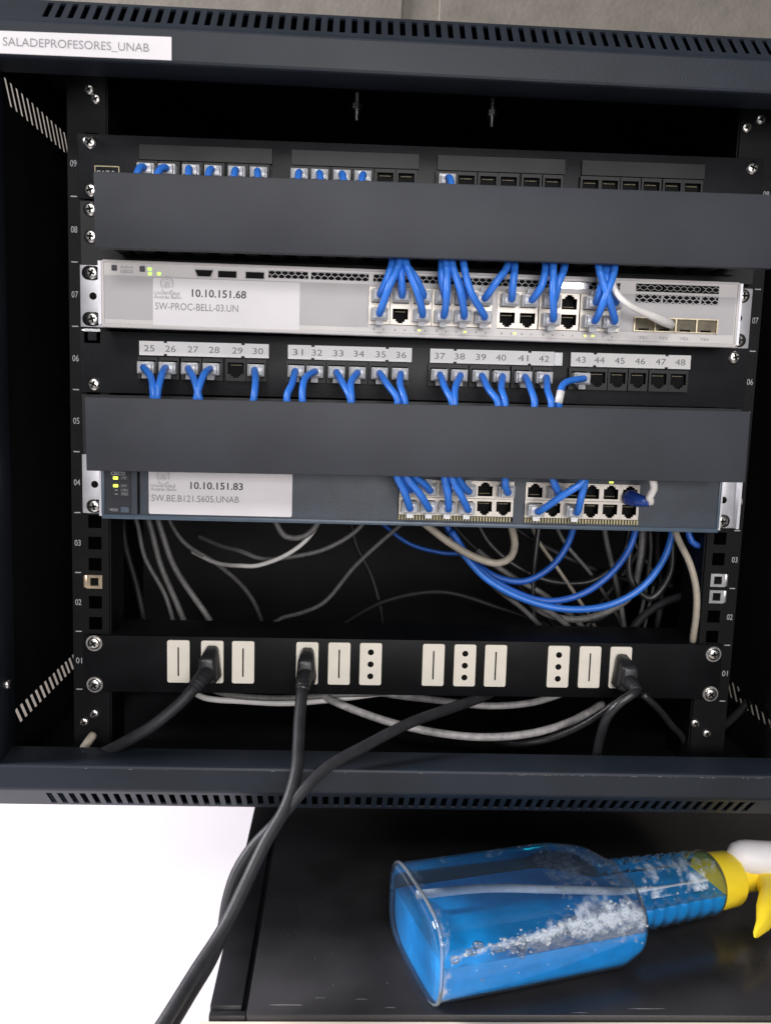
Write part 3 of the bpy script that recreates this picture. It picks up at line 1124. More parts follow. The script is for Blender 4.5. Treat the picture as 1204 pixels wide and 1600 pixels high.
bm = B()
box(bm, -219.5, -201.5, YB - .7, YB - .02, 137.0, 176, bev=.5)
part('control_panel', bm, M['cover'], sw2)
bm = B()
box(bm, -197.2, -195.4, YB - .6, YB - .02, 137.0, 176, bev=.4)
part('seam', bm, M['hole'], sw2)
bm = B()
box(bm, -208.8, -202.8, YB - 1.6, YB - .72, 138.0, 142.0, bev=.5)
part('mode_button', bm, M['swedge'], sw2)
bm = B()
y_ = YB - .7
text_bm(bm, 'MODE', -216.3, 138.8, 2.0, y_, w=5.6)
text_bm(bm, 'SYST', -208.4, 161.6, 2.0, y_, w=4.2)
text_bm(bm, 'STAT', -208.4, 156.0, 2.0, y_, w=4.2)
text_bm(bm, 'DUPLX', -208.4, 153.0, 2.0, y_, w=5.0)
text_bm(bm, 'SPEED', -208.4, 150.2, 2.0, y_, w=5.0)
text_bm(bm, 'CISCO', -215.4, 164.4, 2.6, y_, w=10, bold=.02)
for z in (153.8, 151.0):
    box(bm, -212.8, -210.8, y_ - .12, y_ - .02, z - .3, z + .3)
part('lettering', bm, M['white_ink'], sw2)
for z in (162.4, 156.9):
    bm = B()
    box(bm, -213.8, -210.4, y_ - .5, y_ - .02, z - 1.0, z + 1.0, bev=.4)
    part('status_light', bm, M['ledy'], sw2)
C2 = [-4.9, 8.6, 22.2, 36.0, 49.8, 63.6, 86.0, 99.6, 113.4, 127.3, 141.2, 155.2]
ZT2, ZB2 = 160.5, 147.6
for i, x in enumerate(C2):
    inst('port', SWPORTB, (x, YB, ZT2), sw2, (0, math.pi, 0))
    inst('port', SWPORTB, (x, YB, ZB2), sw2)
bm = B()
for a, b_ in K2:
    box(bm, a, b_, YB - .3, YB - .02, 137.6, 141.0, 1)
    x = a + .6
    while x < b_ - 1:
        box(bm, x, x + 1.15, YB - .8, YB - .31, 137.7, 140.9, 0)
        x += 2.1
part('light_pipes', bm, [M['gold'], M['hole']], sw2)
bm = B()
box(bm, 139.5, 142.5, YB - .5, YB - .02, 167.6, 168.8)
part('port_light', bm, M['ledy'], sw2)
paper_label(sw2, -189.2, -88.2, 137.4, 174, YB, 'white paper label reading 10.10.151.83', 0.0, [
    ('10.10.151.83', -160.0, 156.0, 5.1, 37.0, .018, 'ink'),
    ('SW.BE.B121.S605.UNAB', -187.2, 146.6, 4.9, 61.5, .0, 'inkgrey'),
    ('Universidad', -187.8, 156.6, 2.5, 17.0, .0, 'inkgrey'),
    ('Andrés Bello', -187.8, 154.0, 2.5, 18.0, .0, 'inkgrey')])
bm = B()
crest(bm, -179.0, 164.6, 4.6, YB - .45)
part('crest', bm, M['inkpale'], sw2)
for s in (-1, 1):
    bm = B()
    xa, xb = (-240.5, -222.5) if s < 0 else (222.5, 240.5)
    box(bm, xa, xb, -2.4, -.2, 134.4, 177.2, bev=.5)
    box(bm, xb - 2 if s < 0 else xa, xb if s < 0 else xa + 2, -17, -2.5, 134.8, 176.8)
    if s > 0:
        box(bm, xb - .1, xb + 2.0, -8, -.3, 134.6, 177)
    cyl(bm, (s * 231.5, -2.5, 155.6), (0, 1, 0), 2.6, 2.6, .6, 16, 1)
    prism_xz(bm, rrect(s * 231.4 - 6.2, s * 231.4 + 6.2, 139.7 - 4.9, 139.7 + 4.9, 4.8, 6), -2.55, -2.38, 1)
    part('mounting_ear', bm, [M['earsteel'], M['hole']], sw2, auto=30)
screws(sw2, [(-231.8, 139.7), (231.0, 139.7)], -2.6, SCREW)

# ------------------------------------------------------------------ power strip (U1)
pdu = thing('power_strip', 'black rack power strip with cream outlet modules across the bottom', 'power strip', (0, 0, 0))
pdu.rotation_euler = (0, -0.0065, 0)
YP = -3.0
bm = B()
box(bm, -240.5, 240.5, YP, -.2, .8, 44.0, bev=.6)
box(bm, -221, 221, -.2, 46, .9, 43.8)
part('strip_body', bm, M['rail'], pdu, auto=30)
screws(pdu, [(-232.5, 6.35), (-232.5, 38.1), (233.5, 5.2), (233.5, 36.6)], YP, SCREWW)
OX = [(-170.7, 's'), (-145.7, 's'), (-122.9, 's'), (-75.3, 's'), (-51.4, 's'), (-27.8, 'h'), (19.4, 's'), (43.2, 'h'), (66.5, 's'), (114.4, 'h'), (138.4, 's'), (162.0, 's')]
OZ = 25.2
for x, kd in OX:
    bm = B()
    prism_xz(bm, rrect(x - 8.2, x + 8.2, OZ - 16.2, OZ + 16.2, 1.4, 3), YP - 1.2, YP - .02)
    prism_xz(bm, rrect(x - 6.9, x + 6.9, OZ - 14.9, OZ + 14.9, 1.0, 3), YP - 1.5, YP - 1.19)
    if kd == 's':
        box(bm, x - .55, x + .55, YP - 1.6, YP - 1.0, OZ - 11, OZ + 11, 1)
    else:
        for dz in (-9.3, 0, 9.3):
            prism_xz(bm, [(x + 2.3 * math.cos(i * math.pi / 8), OZ + dz + 2.3 * math.sin(i * math.pi / 8)) for i in range(16)], YP - 1.6, YP - 1.0, 1)
    part('outlet', bm, [M['outlet'], M['hole']], pdu)

# ------------------------------------------------------------------ patch cables: numbered panel
GP = 'blue patch cables in the numbered patch panel'
LOW = {25: [(236, 590), (239, 614)], 26: [(252, 588), (246, 615)], 27: [(303, 592), (310, 617)], 28: [(318, 586), (308, 617)], 30: [(399, 596), (397, 618)],
       31: [(456, 600), (448, 620)], 32: [(476, 592), (472, 620)], 33: [(536, 600), (547, 622)], 34: [(548, 598), (549, 622)], 35: [(606, 602), (621, 625)],
       36: [(625, 602), (632, 625)], 37: [(695, 606), (706, 628)], 38: [(711, 606), (710, 628)], 39: [(763, 608), (778, 630)], 40: [(783, 608), (789, 630)],
       41: [(828, 606), (835, 631)], 42: [(855, 610), (861, 632)], 43: [(880, 600), (873, 626)]}
for n, wy in LOW.items():
    x = PX[n - 25]
    z = LZ + TILT * x
    k = (wy[0][0], wy[0][1], -36)
    e = (wy[1][0], wy[1][1], -44)
    lb = 'blue patch cable plugged into port %d of the numbered patch panel' % n
    if n == 43:
        lb = 'blue patch cable with white tape band plugged into numbered port 43'
    cable(lb, GP, -6.5, x, z, [k, e], M['blue'], tail=[(random.uniform(-3, 3), 8, -16), (random.uniform(-8, 8), 20, -34)],
          band=((876, 611, -42.5), (872, 630, -44.5)) if n == 43 else None)
# upper panel
GU = 'blue patch cables in the top patch panel'
UPX = [222, 258, 291, 326, 366, 398, 468, 500, 537, 570, 710]
ORD = ['first', 'second', 'third', 'fourth', 'fifth', 'sixth', 'seventh', 'eighth', 'ninth', 'tenth', 'eleventh']
UIX = [0, 1, 2, 3, 4, 5, 6, 7, 8, 9, 12]
for i, (px, ix) in enumerate(zip(UPX, UIX)):
    x = PX[ix]
    z = UZ + TILT * x
    sx = random.uniform(-3, 3) - (6 if ix in (0, 1) else 0)
    lb = '%s blue plug from the left end of the top patch panel, half behind the cover' % ORD[i]
    if i == 10:
        lb = 'lone blue plug near the middle of the top patch panel, apart from the others'
    cable(lb, GU, -6.5, x, z, [], M['blue'], tail=[(sx * .3, -3, -1.2), (sx * .6, -6, -6), (sx * 1.2, -8, -20), (sx * 2, -4, -44)])

# ------------------------------------------------------------------ patch cables: pale switch
GS = 'blue patch cables in the pale switch'
T1 = {(0, 't'): (604, 436, 613, 408), (0, 'b'): (607, 450, 624, 408), (1, 't'): (627, 438, 625, 408), (2, 't'): (650, 436, 632, 408), (2, 'b'): (652, 455, 634, 410),
      (3, 't'): (690, 438, 690, 410), (3, 'b'): (698, 455, 697, 410), (4, 't'): (716, 440, 702, 410), (4, 'b'): (719, 455, 706, 410), (5, 't'): (774, 442, 793, 413), (5, 'b'): (735, 455, 724, 412),
      (6, 't'): (801, 445, 804, 414), (7, 't'): (846, 446, 852, 414), (8, 't'): (872, 444, 882, 414), (8, 'b'): (864, 460, 864, 414),
      (10, 't'): (938, 448, 950, 416), (10, 'b'): (944, 468, 960, 416), (11, 't'): (950, 446, 945, 416), (11, 'b'): (950, 465, 935, 416)}
for (c, rw), (mx_, my_, ex, ey) in T1.items():
    x = C1[c]
    z = (ZT if rw == 't' else ZBt) + 0.004 * x
    row = 'upper' if rw == 't' else 'lower'
    blk = 'first' if c < 6 else 'second'
    lb = 'blue patch cable in %s row of %s port block on the pale switch, %s column' % (row, blk, ORD[c % 6])
    ym = -52.5 if rw == 't' else -56.5
    cable(lb, GS, YA - .5, x, z, [(mx_, my_, ym), (ex, ey, ym + 5)], M['blue'], r=2.5, latch_down=(rw == 'b'), tail=[(random.uniform(-2, 2), 4, 14), (random.uniform(-6, 6), 12, 32)])
# white fibre lead into the cage
t = thing('fibre_lead', 'white lead dropping from the cover into the square metal socket of the pale switch', 'cable', U(1045, 504, Y=YA))
bm = B()
tube(bm, [U(950, 410, Y=-46), U(954, 432, Y=-50), U(963, 458, Y=-57), U(985, 478, Y=-58), U(1020, 494, Y=-52), U(1044, 505, Y=-40), U(1049, 508, Y=-32)], lambda q: 2.1 + 1.3 * min(1, max(0, (q - .5) * 4)) - (0.9 * max(0, q - .82) * 5), 12)
part('cord', bm, M['white'], t, True)

# ------------------------------------------------------------------ patch cables: blue-grey switch
GB = 'blue patch cables in the blue-grey switch'
T2 = {(0, 't'): (632, 752, 624, 740), (1, 't'): (661, 755, 645, 741), (2, 't'): (697, 756, 694, 742), (3, 't'): (722, 758, 714, 742),
      (0, 'b'): (630, 765, 619, 742), (1, 'b'): (653, 768, 634, 742), (2, 'b'): (699, 770, 694, 744), (3, 'b'): (718, 770, 705, 744), (5, 't'): (789, 758, 789, 745),
      (7, 't'): (872, 768, 863, 748), (6, 'b'): (876, 776, 912, 749), (8, 'b'): (908, 775, 914, 749)}
for (c, rw), (mx_, my_, ex, ey) in T2.items():
    x = C2[c]
    z = (ZT2 if rw == 't' else ZB2) + 0.004 * x
    row = 'upper' if rw == 't' else 'lower'
    blk = 'first' if c < 6 else 'second'
    lb = 'blue patch cable in %s row of %s port block on the blue-grey switch, %s column' % (row, blk, ORD[c % 6])
    ym = -42 if rw == 't' else -47
    if (c, rw) == (6, 'b'):
        lb = 'blue patch cable slanting up across the second port block of the blue-grey switch'
        ym = -52
    cable(lb, GB, YB - .5, x, z, [(mx_, my_, ym), (ex, ey, ym - 2)], M['blue'], r=2.55, latch_down=(rw == 'b'), tail=[(random.uniform(-2, 2), 4, 14), (random.uniform(-6, 6), 12, 30)])
cable('white patch cable with dark blue boot at the end of the blue-grey switch ports', None, YB - .5, C2[11], ZT2 + .6 - 2.5, [(1014, 777, -40), (1021, 764, -43), (1018, 744, -46)], M['white'], r=2.7, plug=False,
      tail=[(-2, 6, 12), (-4, 14, 28)], boot=M['navy'])

# ------------------------------------------------------------------ loose cables in the lower bay
GL = 'loose cables hanging in the lower bay'


def loose(label, mt, r, pts, cat='cable', name='loose_cable', group=GL):
    t = thing(name, label, cat, U(pts[0][0], pts[0][1], Y=pts[0][2]), group)
    bm = B()
    tube(bm, [U(a, b_, Y=c) for a, b_, c in pts], r, 10, step=4)
    part('cord', bm, M[mt], t, True)
    return t


Wd = 'grey'
loose('thin grey cable arching down at the far left of the lower bay', 'shadegrey', 2.0, [(205, 790, 130), (215, 820, 130), (226, 870, 125), (258, 930, 120), (275, 985, 118)])
loose('second grey cable from the left, hanging in the lower bay', 'shadegrey', 2.6, [(225, 790, 120), (236, 825, 120), (250, 880, 115), (275, 940, 112), (300, 1000, 110)])
loose('third grey cable from the left, hanging in the lower bay', 'shadegrey', 2.6, [(240, 790, 100), (251, 825, 100), (272, 885, 95), (325, 965, 92), (345, 1000, 90)])
loose('short grey cable running down right of the left-hand bunch', 'shadegrey', 2.0, [(255, 790, 140), (268, 820, 140), (290, 850, 135), (340, 882, 130), (390, 930, 160), (420, 1000, 190)])
loose('small grey loop hanging just under the blue-grey switch', 'shadegrey', 2.4, [(425, 790, 60), (432, 818, 60), (446, 838, 58), (472, 839, 58), (492, 824, 60), (505, 790, 62)])
loose('pale grey cable with cut end below the small loop', 'white', 1.9, [(300, 862, 150), (340, 880, 110), (378, 884, 80), (400, 884, 78), (445, 868, 76), (480, 842, 78), (510, 795, 80)])
loose('grey cable sweeping right from the pale cut end', 'shadegrey', 2.1, [(310, 838, 180), (345, 853, 140), (378, 862, 110), (408, 873, 106), (455, 870, 104), (510, 857, 106), (560, 826, 110), (580, 795, 112)])
loose('thin dark grey cable rising diagonally across the empty bay', 'shadegrey', 1.9, [(400, 1000, 160), (420, 980, 146), (440, 966, 140), (470, 958, 136), (505, 942, 130), (555, 884, 125), (605, 838, 120), (650, 800, 118)])
loose('cream cable loop hanging under the first port block', 'cream', 3.0, [(640, 800, 40), (668, 822, 38), (702, 848, 34), (745, 872, 30), (778, 880, 30), (798, 870, 32), (804, 850, 36), (800, 828, 40), (794, 800, 44)])
loose('faint blue cable far back under the first port block', 'blueshade', 2.0, [(580, 800, 170), (605, 825, 165), (640, 850, 160), (690, 864, 155), (730, 868, 152), (770, 900, 150)])
loose('blue cable with the tightest loop under the second port block', 'blueshade', 2.7, [(690, 800, 70), (702, 830, 70), (735, 875, 66), (780, 903, 60), (820, 908, 58), (860, 886, 58), (884, 855, 60), (896, 822, 64), (900, 795, 66)])
loose('blue cable with the middle loop under the second port block', 'blueshade', 2.7, [(705, 830, 60), (740, 880, 60), (790, 918, 54), (850, 939, 50), (905, 930, 50), (950, 900, 50), (980, 862, 52), (992, 830, 54), (996, 795, 56)])
loose('blue cable with the widest loop under the second port block', 'blue', 2.8, [(720, 862, 50), (760, 905, 48), (820, 937, 44), (885, 952, 40), (950, 946, 40), (1000, 920, 40), (1034, 878, 42), (1048, 840, 44), (1052, 795, 46)])
loose('pale grey cable crossing behind the blue loops', 'shadegrey', 2.6, [(700, 840, 64), (735, 880, 62), (785, 925, 58), (830, 942, 56), (880, 972, 60), (900, 1000, 66)])
loose('grey cable running down among the blue loops', 'shadegrey', 2.2, [(735, 880, 80), (775, 920, 80), (815, 950, 80), (850, 985, 82)])
loose('thin cream cable slanting behind the blue loops', 'cream', 1.7, [(825, 800, 110), (838, 840, 108), (872, 890, 104), (912, 950, 100), (940, 1000, 100)])
loose('thin grey cable slanting right behind the blue loops', 'shadegrey', 1.8, [(860, 800, 120), (880, 845, 118), (925, 900, 114), (968, 970, 110), (980, 1000, 110)])
loose('dim grey cable hanging straight beside the right bunch', 'shadegrey', 1.8, [(1010, 800, 150), (1016, 850, 148), (1010, 910, 144), (1000, 960, 140), (985, 1005, 138)])
loose('dim grey cable hanging inside the right bunch', 'shadegrey', 1.6, [(985, 800, 170), (992, 850, 168), (1020, 900, 164), (1010, 960, 160), (1002, 1010, 158)])
loose('cream cable hanging beside the right rail', 'cream', 2.6, [(1045, 795, 20), (1058, 840, 12), (1077, 880, 0), (1087, 920, -4), (1087, 962, -4), (1083, 990, 0), (1081, 1006, 6)])
loose('short blue loop under the right end of the blue-grey switch', 'blueshade', 2.5, [(1070, 795, 16), (1074, 826, 14), (1080, 846, 12), (1094, 853, 12), (1106, 842, 12), (1116, 815, 12)])
loose('black cable curving to the right rail in the lower bay', 'blackpvc', 3.4, [(985, 985, 60), (1010, 958, 56), (1040, 940, 50), (1070, 931, 40), (1098, 928, 24), (1130, 926, 12)])
loose('dark grey bundle tail by the right bunch of cables', 'darkpvc', 3.6, [(900, 955, 90), (925, 968, 88), (950, 955, 84), (975, 935, 80), (1000, 880, 84), (1010, 800, 90)])
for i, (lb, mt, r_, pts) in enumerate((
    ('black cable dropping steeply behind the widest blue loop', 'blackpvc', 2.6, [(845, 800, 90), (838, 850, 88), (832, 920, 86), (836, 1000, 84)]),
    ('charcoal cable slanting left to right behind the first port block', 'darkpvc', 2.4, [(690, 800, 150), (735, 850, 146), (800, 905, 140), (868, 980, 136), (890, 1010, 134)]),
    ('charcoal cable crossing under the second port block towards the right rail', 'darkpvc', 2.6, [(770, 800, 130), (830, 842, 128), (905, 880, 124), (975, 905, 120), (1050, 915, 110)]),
    ('grey cable end poking out beside the power strip top', 'shadegrey', 2.4, [(940, 800, 100), (948, 850, 98), (962, 910, 94), (972, 962, 90), (976, 1000, 88)]),
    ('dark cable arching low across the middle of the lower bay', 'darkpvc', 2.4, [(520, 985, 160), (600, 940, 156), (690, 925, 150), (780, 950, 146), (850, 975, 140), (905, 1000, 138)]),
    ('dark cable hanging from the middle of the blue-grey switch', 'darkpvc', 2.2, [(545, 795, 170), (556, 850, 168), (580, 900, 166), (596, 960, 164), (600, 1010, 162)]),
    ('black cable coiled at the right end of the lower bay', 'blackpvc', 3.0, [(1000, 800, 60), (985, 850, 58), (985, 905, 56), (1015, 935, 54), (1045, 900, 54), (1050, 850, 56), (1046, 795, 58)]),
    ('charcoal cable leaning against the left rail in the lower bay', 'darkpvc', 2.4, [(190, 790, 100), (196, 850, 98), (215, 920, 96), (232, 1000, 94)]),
    ('grey cable looping low under the widest blue loop', 'shadegrey', 2.8, [(815, 930, 70), (850, 958, 66), (900, 968, 62), (950, 955, 60), (985, 930, 64), (1000, 870, 70), (1004, 800, 74)]),
    ('grey cable crossing the blue loops from upper left to lower right', 'shadegrey', 2.6, [(745, 860, 90), (790, 895, 88), (850, 930, 86), (905, 975, 84), (925, 1005, 84)]),
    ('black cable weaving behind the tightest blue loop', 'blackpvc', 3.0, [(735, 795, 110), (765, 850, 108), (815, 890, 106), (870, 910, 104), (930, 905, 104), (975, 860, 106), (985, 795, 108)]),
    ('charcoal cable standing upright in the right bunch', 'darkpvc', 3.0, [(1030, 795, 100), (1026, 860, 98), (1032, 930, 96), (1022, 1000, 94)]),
    ('dim grey cable rising behind the right bunch', 'shadegrey', 1.6, [(905, 1000, 130), (940, 940, 128), (985, 880, 124), (1030, 800, 120)]))):
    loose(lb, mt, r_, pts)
# white and grey cables under the power strip
GQ = 'cables sagging below the power strip'
loose('upper pale cable sagging below the left half of the power strip', 'white', 2.4, [(290, 1070, 60), (318, 1090, 40), (380, 1096, 34), (450, 1099, 30), (530, 1092, 30), (620, 1080, 40)], group=GQ)
loose('grey cable sagging just above the upper pale cable', 'shadegrey', 2.4, [(300, 1062, 60), (350, 1084, 36), (420, 1091, 30), (520, 1087, 30), (600, 1082, 34), (680, 1070, 44)], group=GQ)
loose('pale grey cable sagging below the middle of the power strip', 'palepvc', 2.8, [(560, 1075, 60), (620, 1087, 40), (690, 1095, 32), (760, 1103, 28), (830, 1098, 30), (890, 1080, 40)], group=GQ)
loose('longest pale grey cable sagging to the floor of the rack', 'palepvc', 3.1, [(490, 1080, 40), (530, 1100, 20), (600, 1126, 10), (670, 1143, 4), (750, 1152, 0), (830, 1146, 2), (890, 1128, 12), (940, 1100, 40)], group=GQ)

# ------------------------------------------------------------------ power cords
def iec(t, x, z, lean=(0, 0), s=1.0):
    """moulded cable plug leaving the outlet to the front and drooping"""
    bm = B()
    rings = []
    secs = [(-.0, 6.8, 12.5, 0, 0), (-8, 6.8, 12.5, 0, 0), (-14, 6.4, 11.0, 0, -1.5), (-21, 5.4, 8.0, .25, -6), (-26, 4.6, 6.0, .5, -12), (-28, 4.2, 5.0, .75, -19), (-29, 3.8, 4.2, 1, -26)]
    n = 20
    for y, a, b_, f, dz in secs:
        cx, cz = x + lean[0] * f, z + dz + lean[1] * f
        rg = []
        for i in range(n):
            q = 2 * math.pi * i / n
            c, s_ = math.cos(q), math.sin(q)
            e = .62
            rg.append(bm.verts.new((cx + a * math.copysign(abs(c) ** e, c), YP - 1.3 + y + (4 if s_ < 0 else -2) * f * 0, cz + b_ * math.copysign(abs(s_) ** e, s_))))
        rings.append(rg)
    for A, C in zip(rings, rings[1:]):
        for i in range(n):
            bm.faces.new((A[i], A[(i + 1) % n], C[(i + 1) % n], C[i]))
    bm.faces.new(rings[0])
    bm.faces.new(rings[-1])
    return bm


def power_cord(label, x, z, lean, pts, r, mt, boot):
    t = thing('power_cable', label, 'power cord', (x, YP, z), 'power cords of the rack')
    # plug body
    bm = B()
    box(bm, x - 7.2, x + 7.2, YP - 19, YP - 1.35, z - 13.0, z + 12.5, bev=3.0, seg=3)
    bmesh.ops.translate(bm, verts=[], vec=(0, 0, 0))
    for v in bm.verts:
        k_ = max(0, (YP - 6 - v.co.y) / 13)
        v.co.z = z + (v.co.z - z) * (1 - .25 * k_) - 3 * k_
        if v.co.z > z + 2:
            v.co.x = x + (v.co.x - x) * (1 - .45 * min(1, (v.co.z - z) / 13))
        v.co.x += lean[0] * .25 * k_
    pl = part('plug', bm, M['blackpvc'], t, auto=40)
    a = Vector((x + lean[0] * .15, YP - 14, z - 5))
    P = [U(*p[:2], Y=p[2]) if len(p) == 3 else Vector(p[1:]) for p in pts]
    bm = B()
    tube(bm, [a, (a + P[0]) / 2 + Vector((0, -3, 1)), P[0]], lambda q: 6.6 - (6.6 - r - .8) * q + .4 * math.sin(q * 40), 16, step=1.0)
    part('strain_relief', bm, M[boot], t, True)
    bm = B()
    tube(bm, [P[0] + (a - P[0]) * .3] + P, r, 14, step=5)
    part('cord', bm, M[mt], t, True)
    return t


power_cord('charcoal power cord curving left out of the second outlet of the power strip', -145.7, OZ, (-8, 0),
           [(304, 1075, -34), (280, 1100, -40), (240, 1133, -46), (195, 1160, -44), (150, 1182, -30), (110, 1200, -12)], 4.2, 'darkpvc', 'darkpvc')
power_cord('thick charcoal power cord hanging from the fourth outlet down past the white desk', -75.3, OZ, (-3, 0),
           [(472, 1080, -36), (468, 1120, -50), (466, 1165, -66), (463, 1205, -82), (447, 1260, -98), (414, 1318, -112), (382, 1385, -126), (350, 1450, -140), (306, 1518, -160), (255, 1600, -185), (215, 1660, -200)], 4.2, 'darkpvc', 'blackpvc')
t = thing('power_cable', 'charcoal power cord emerging from behind the power strip and crossing the thick hanging one', 'power cord', U(760, 1080, Y=10), 'power cords of the rack')
bm = B()
tube(bm, [U(800, 1060, Y=30), U(755, 1088, Y=4), U(700, 1108, Y=-18), U(640, 1130, Y=-40), U(570, 1166, Y=-62), (U(510, 1200, Y=-80)), U(470, 1240, Y=-93), U(430, 1287, Y=-101), U(394, 1325, Y=-106), U(369, 1365, Y=-112), U(355, 1410, Y=-120), U(347, 1458, Y=-128), U(330, 1500, Y=-138), U(300, 1550, Y=-152), U(255, 1625, Y=-175)], 3.9, 14, step=5)
part('cord', bm, M['darkpvc'], t, True)
power_cord('black power cord drooping from the last outlet with a flat right-angle plug', 162.0, OZ, (10, 0),
           [(994, 1080, -34), (972, 1095, -36), (950, 1118, -34), (938, 1150, -28), (932, 1180, -20), (930, 1210, -14)], 3.4, 'blackpvc', 'darkpvc')
loose('thin black cord swinging left from the last outlet', 'blackpvc', 2.6, [(990, 1082, -20), (960, 1100, -18), (915, 1130, -10), (860, 1154, 0), (815, 1162, 6), (770, 1160, 20)], 'power cord', 'power_cable', 'power cords of the rack')
loose('thin black cord swinging right from the last outlet', 'blackpvc', 2.6, [(1004, 1085, -20), (1030, 1110, -14), (1050, 1135, -4), (1064, 1150, 8), (1075, 1180, 20)], 'power cord', 'power_cable', 'power cords of the rack')
loose('black cord hanging along the right side panel', 'blackpvc', 3.4, [(1190, 900, 60), (1192, 960, 50), (1190, 1030, 40), (1172, 1090, 40), (1130, 1135, 50), (1090, 1165, 70)], 'power cord', 'power_cable', 'power cords of the rack')
loose('charcoal cord lying along the foot of the right side panel', 'darkpvc', 4.4, [(1240, 1150, -10), (1204, 1115, 10), (1185, 1095, 30), (1160, 1085, 60)], 'power cord', 'power_cable', 'power cords of the rack')
loose('short cream cable stub at the left foot of the rack', 'cream', 3.2, [(146, 1148, -14), (140, 1156, -18), (132, 1168, -22), (126, 1180, -24)], 'cable', 'loose_cable', None)

# ------------------------------------------------------------------ the spray bottle
BASE = Vector((1.5, -94.5, TZ + .2))
ANG = math.radians(15.5)
bot = thing('spray_bottle', 'clear spray bottle of blue liquid with yellow collar lying on the black cabinet', 'spray bottle', BASE, rot=(0, 0, ANG))
HB = 33.0                                   # height of the axis over the table


def lerp(a, b, t):
    return a + (b - a) * max(0.0, min(1.0, t))


def sm(t):
    t = max(0.0, min(1.0, t))
    return t * t * (3 - 2 * t)


NECK0, NECK1 = 161.0, 240.0


def section(x):
    """near half width, far half width, half height, exponent"""
    wb, hb = 49.5, 32.0
    near = wb
    far = wb
    h = hb
    n = 3.7
    if x < 5:                               # rounded rim of the base
        k_ = math.sqrt(max(0, 1 - ((5 - x) / 5) ** 2))
        near = wb - 4.5 * (1 - k_)
        far = wb - 4.5 * (1 - k_)
        h = hb - 4.0 * (1 - k_)
    rn = 25.5
    if x > 60:
        near = lerp(near, 48.0, (x - 60) / 85)
    if x > 151:
        q = (x - 151) / (NECK0 - 151)
        near = rn + (near - rn) * math.sqrt(max(0, 1 - min(1, q) ** 2.2))
    if x > 112:
        far = far - (far - rn) * sm((x - 112) / (NECK0 - 112)) ** 1.25
    if x > 140:
        h = h - (h - rn) * sm((x - 140) / (NECK0 - 140))
        n = lerp(3.7, 2.0, (x - 140) / 21)
    if x >= NECK0:
        q = (x - NECK0) / (NECK1 - NECK0)
        r_ = 26.0 - 2.6 * q + (.5 - .2 * q) * math.sin((x - NECK0) * 2 * math.pi / (9.3 + q))
        near = far = h = r_
        n = 2.0
    if x > NECK1 - 4:
        k_ = (x - (NECK1 - 4)) / 7
        near = far = h = near - 5.5 * k_ * k_
    return near, far, h, n


def ring_pts(x, inset=0.0, level=None, n=48):
    a, f, h, e = section(x)
    a -= inset
    f -= inset
    h -= inset
    out = []
    for i in range(n):
        q = 2 * math.pi * i / n
        c, s = math.cos(q), math.sin(q)
        y = math.copysign(abs(c) ** (2 / e), c)
        z = math.copysign(abs(s) ** (2 / e), s)
        y = y * (f if y > 0 else a)
        z = HB + z * h
        if level is not None and z > level:
            z = level
        out.append((x, y, z))
    return out


def loft(bm, secs, cap0=True, cap1=True):
    R = [[bm.verts.new(p) for p in s] for s in secs]
    n = len(R[0])
    for A, C in zip(R, R[1:]):
        for i in range(n):
            bm.faces.new((A[i], A[(i + 1) % n], C[(i + 1) % n], C[i]))
    if cap0:
        bm.faces.new(R[0])
    if cap1:
        bm.faces.new(R[-1])


xs = [0, .6, 1.8, 3.5, 5.2, 7] + [7 + i * 5 for i in range(1, 25)] + [132 + i * 2.0 for i in range(1, 15)] + [NECK0 + i * 1.16 for i in range(0, 69)] + [NECK1 + 1, NECK1 + 3] + [150.6 + .5 * i for i in range(22)]
xs = sorted(set(xs))
bm = B()
secs = [ring_pts(x) for x in xs]
# slightly pushed-in base
c0 = [((x + 4.0), y * .45, HB + (z - HB) * .45) for x, y, z in ring_pts(0)]
c1 = [((x + 1.6), y * .74, HB + (z - HB) * .74) for x, y, z in ring_pts(0)]
loft(bm, [c0, c1] + secs, True, True)
part('clear_shell', bm, M['pet'], bot, True, local=True)
bm = B()
LV = 35.0
lx = [x for x in xs if 5.1 <= x <= NECK1 - 1]
loft(bm, [ring_pts(x, 1.0, LV) for x in lx])
part('blue_liquid', bm, M['liquid'], bot, auto=50, local=True)
# printed label on the underside
bm = B()
prev = None
for i in range(25):
    x = 16 + i * 4.6
    row = []
    for j in range(17):
        v = -1 + 2 * j / 16
        a, f, h, e = section(x)
        y = v * (a if v < 0 else f) * .93
        zz = HB - h * (max(0, 1 - abs(v * .93) ** e)) ** (1 / e) + 1.7
        row.append(bm.verts.new((x, y, zz)))
    if prev:
        for j in range(16):
            bm.faces.new((prev[j], prev[j + 1], row[j + 1], row[j]))
    prev = row
part('back_label', bm, M['backlabel'], bot, True, local=True)
bm = B()
tube(bm, [(9, 14, 49), (60, 11, 48), (120, 4, 42), (190, 0, HB), (NECK1 + 2, 0, HB)], 3.0, 14)
part('dip_tube', bm, M['tube'], bot, True, local=True)


def shell_pt(x, ang, inset):
    a, f, h, e = section(x)
    c, s = math.cos(ang), math.sin(ang)
    y = math.copysign(abs(c) ** (2 / e), c)
    z = math.copysign(abs(s) ** (2 / e), s)
    return Vector((x, y * ((f if y > 0 else a) - inset), HB + z * (h - inset)))


def bubble(bm, p, r):
    mt_ = Matrix.Translation(p) @ Matrix.Diagonal((r, r, r * .8, 1))
    bmesh.ops.create_icosphere(bm, subdivisions=1 if r < 1.3 else 2, radius=1.0, matrix=mt_)


rnd = random.Random(5)
from mathutils import noise as mnoise


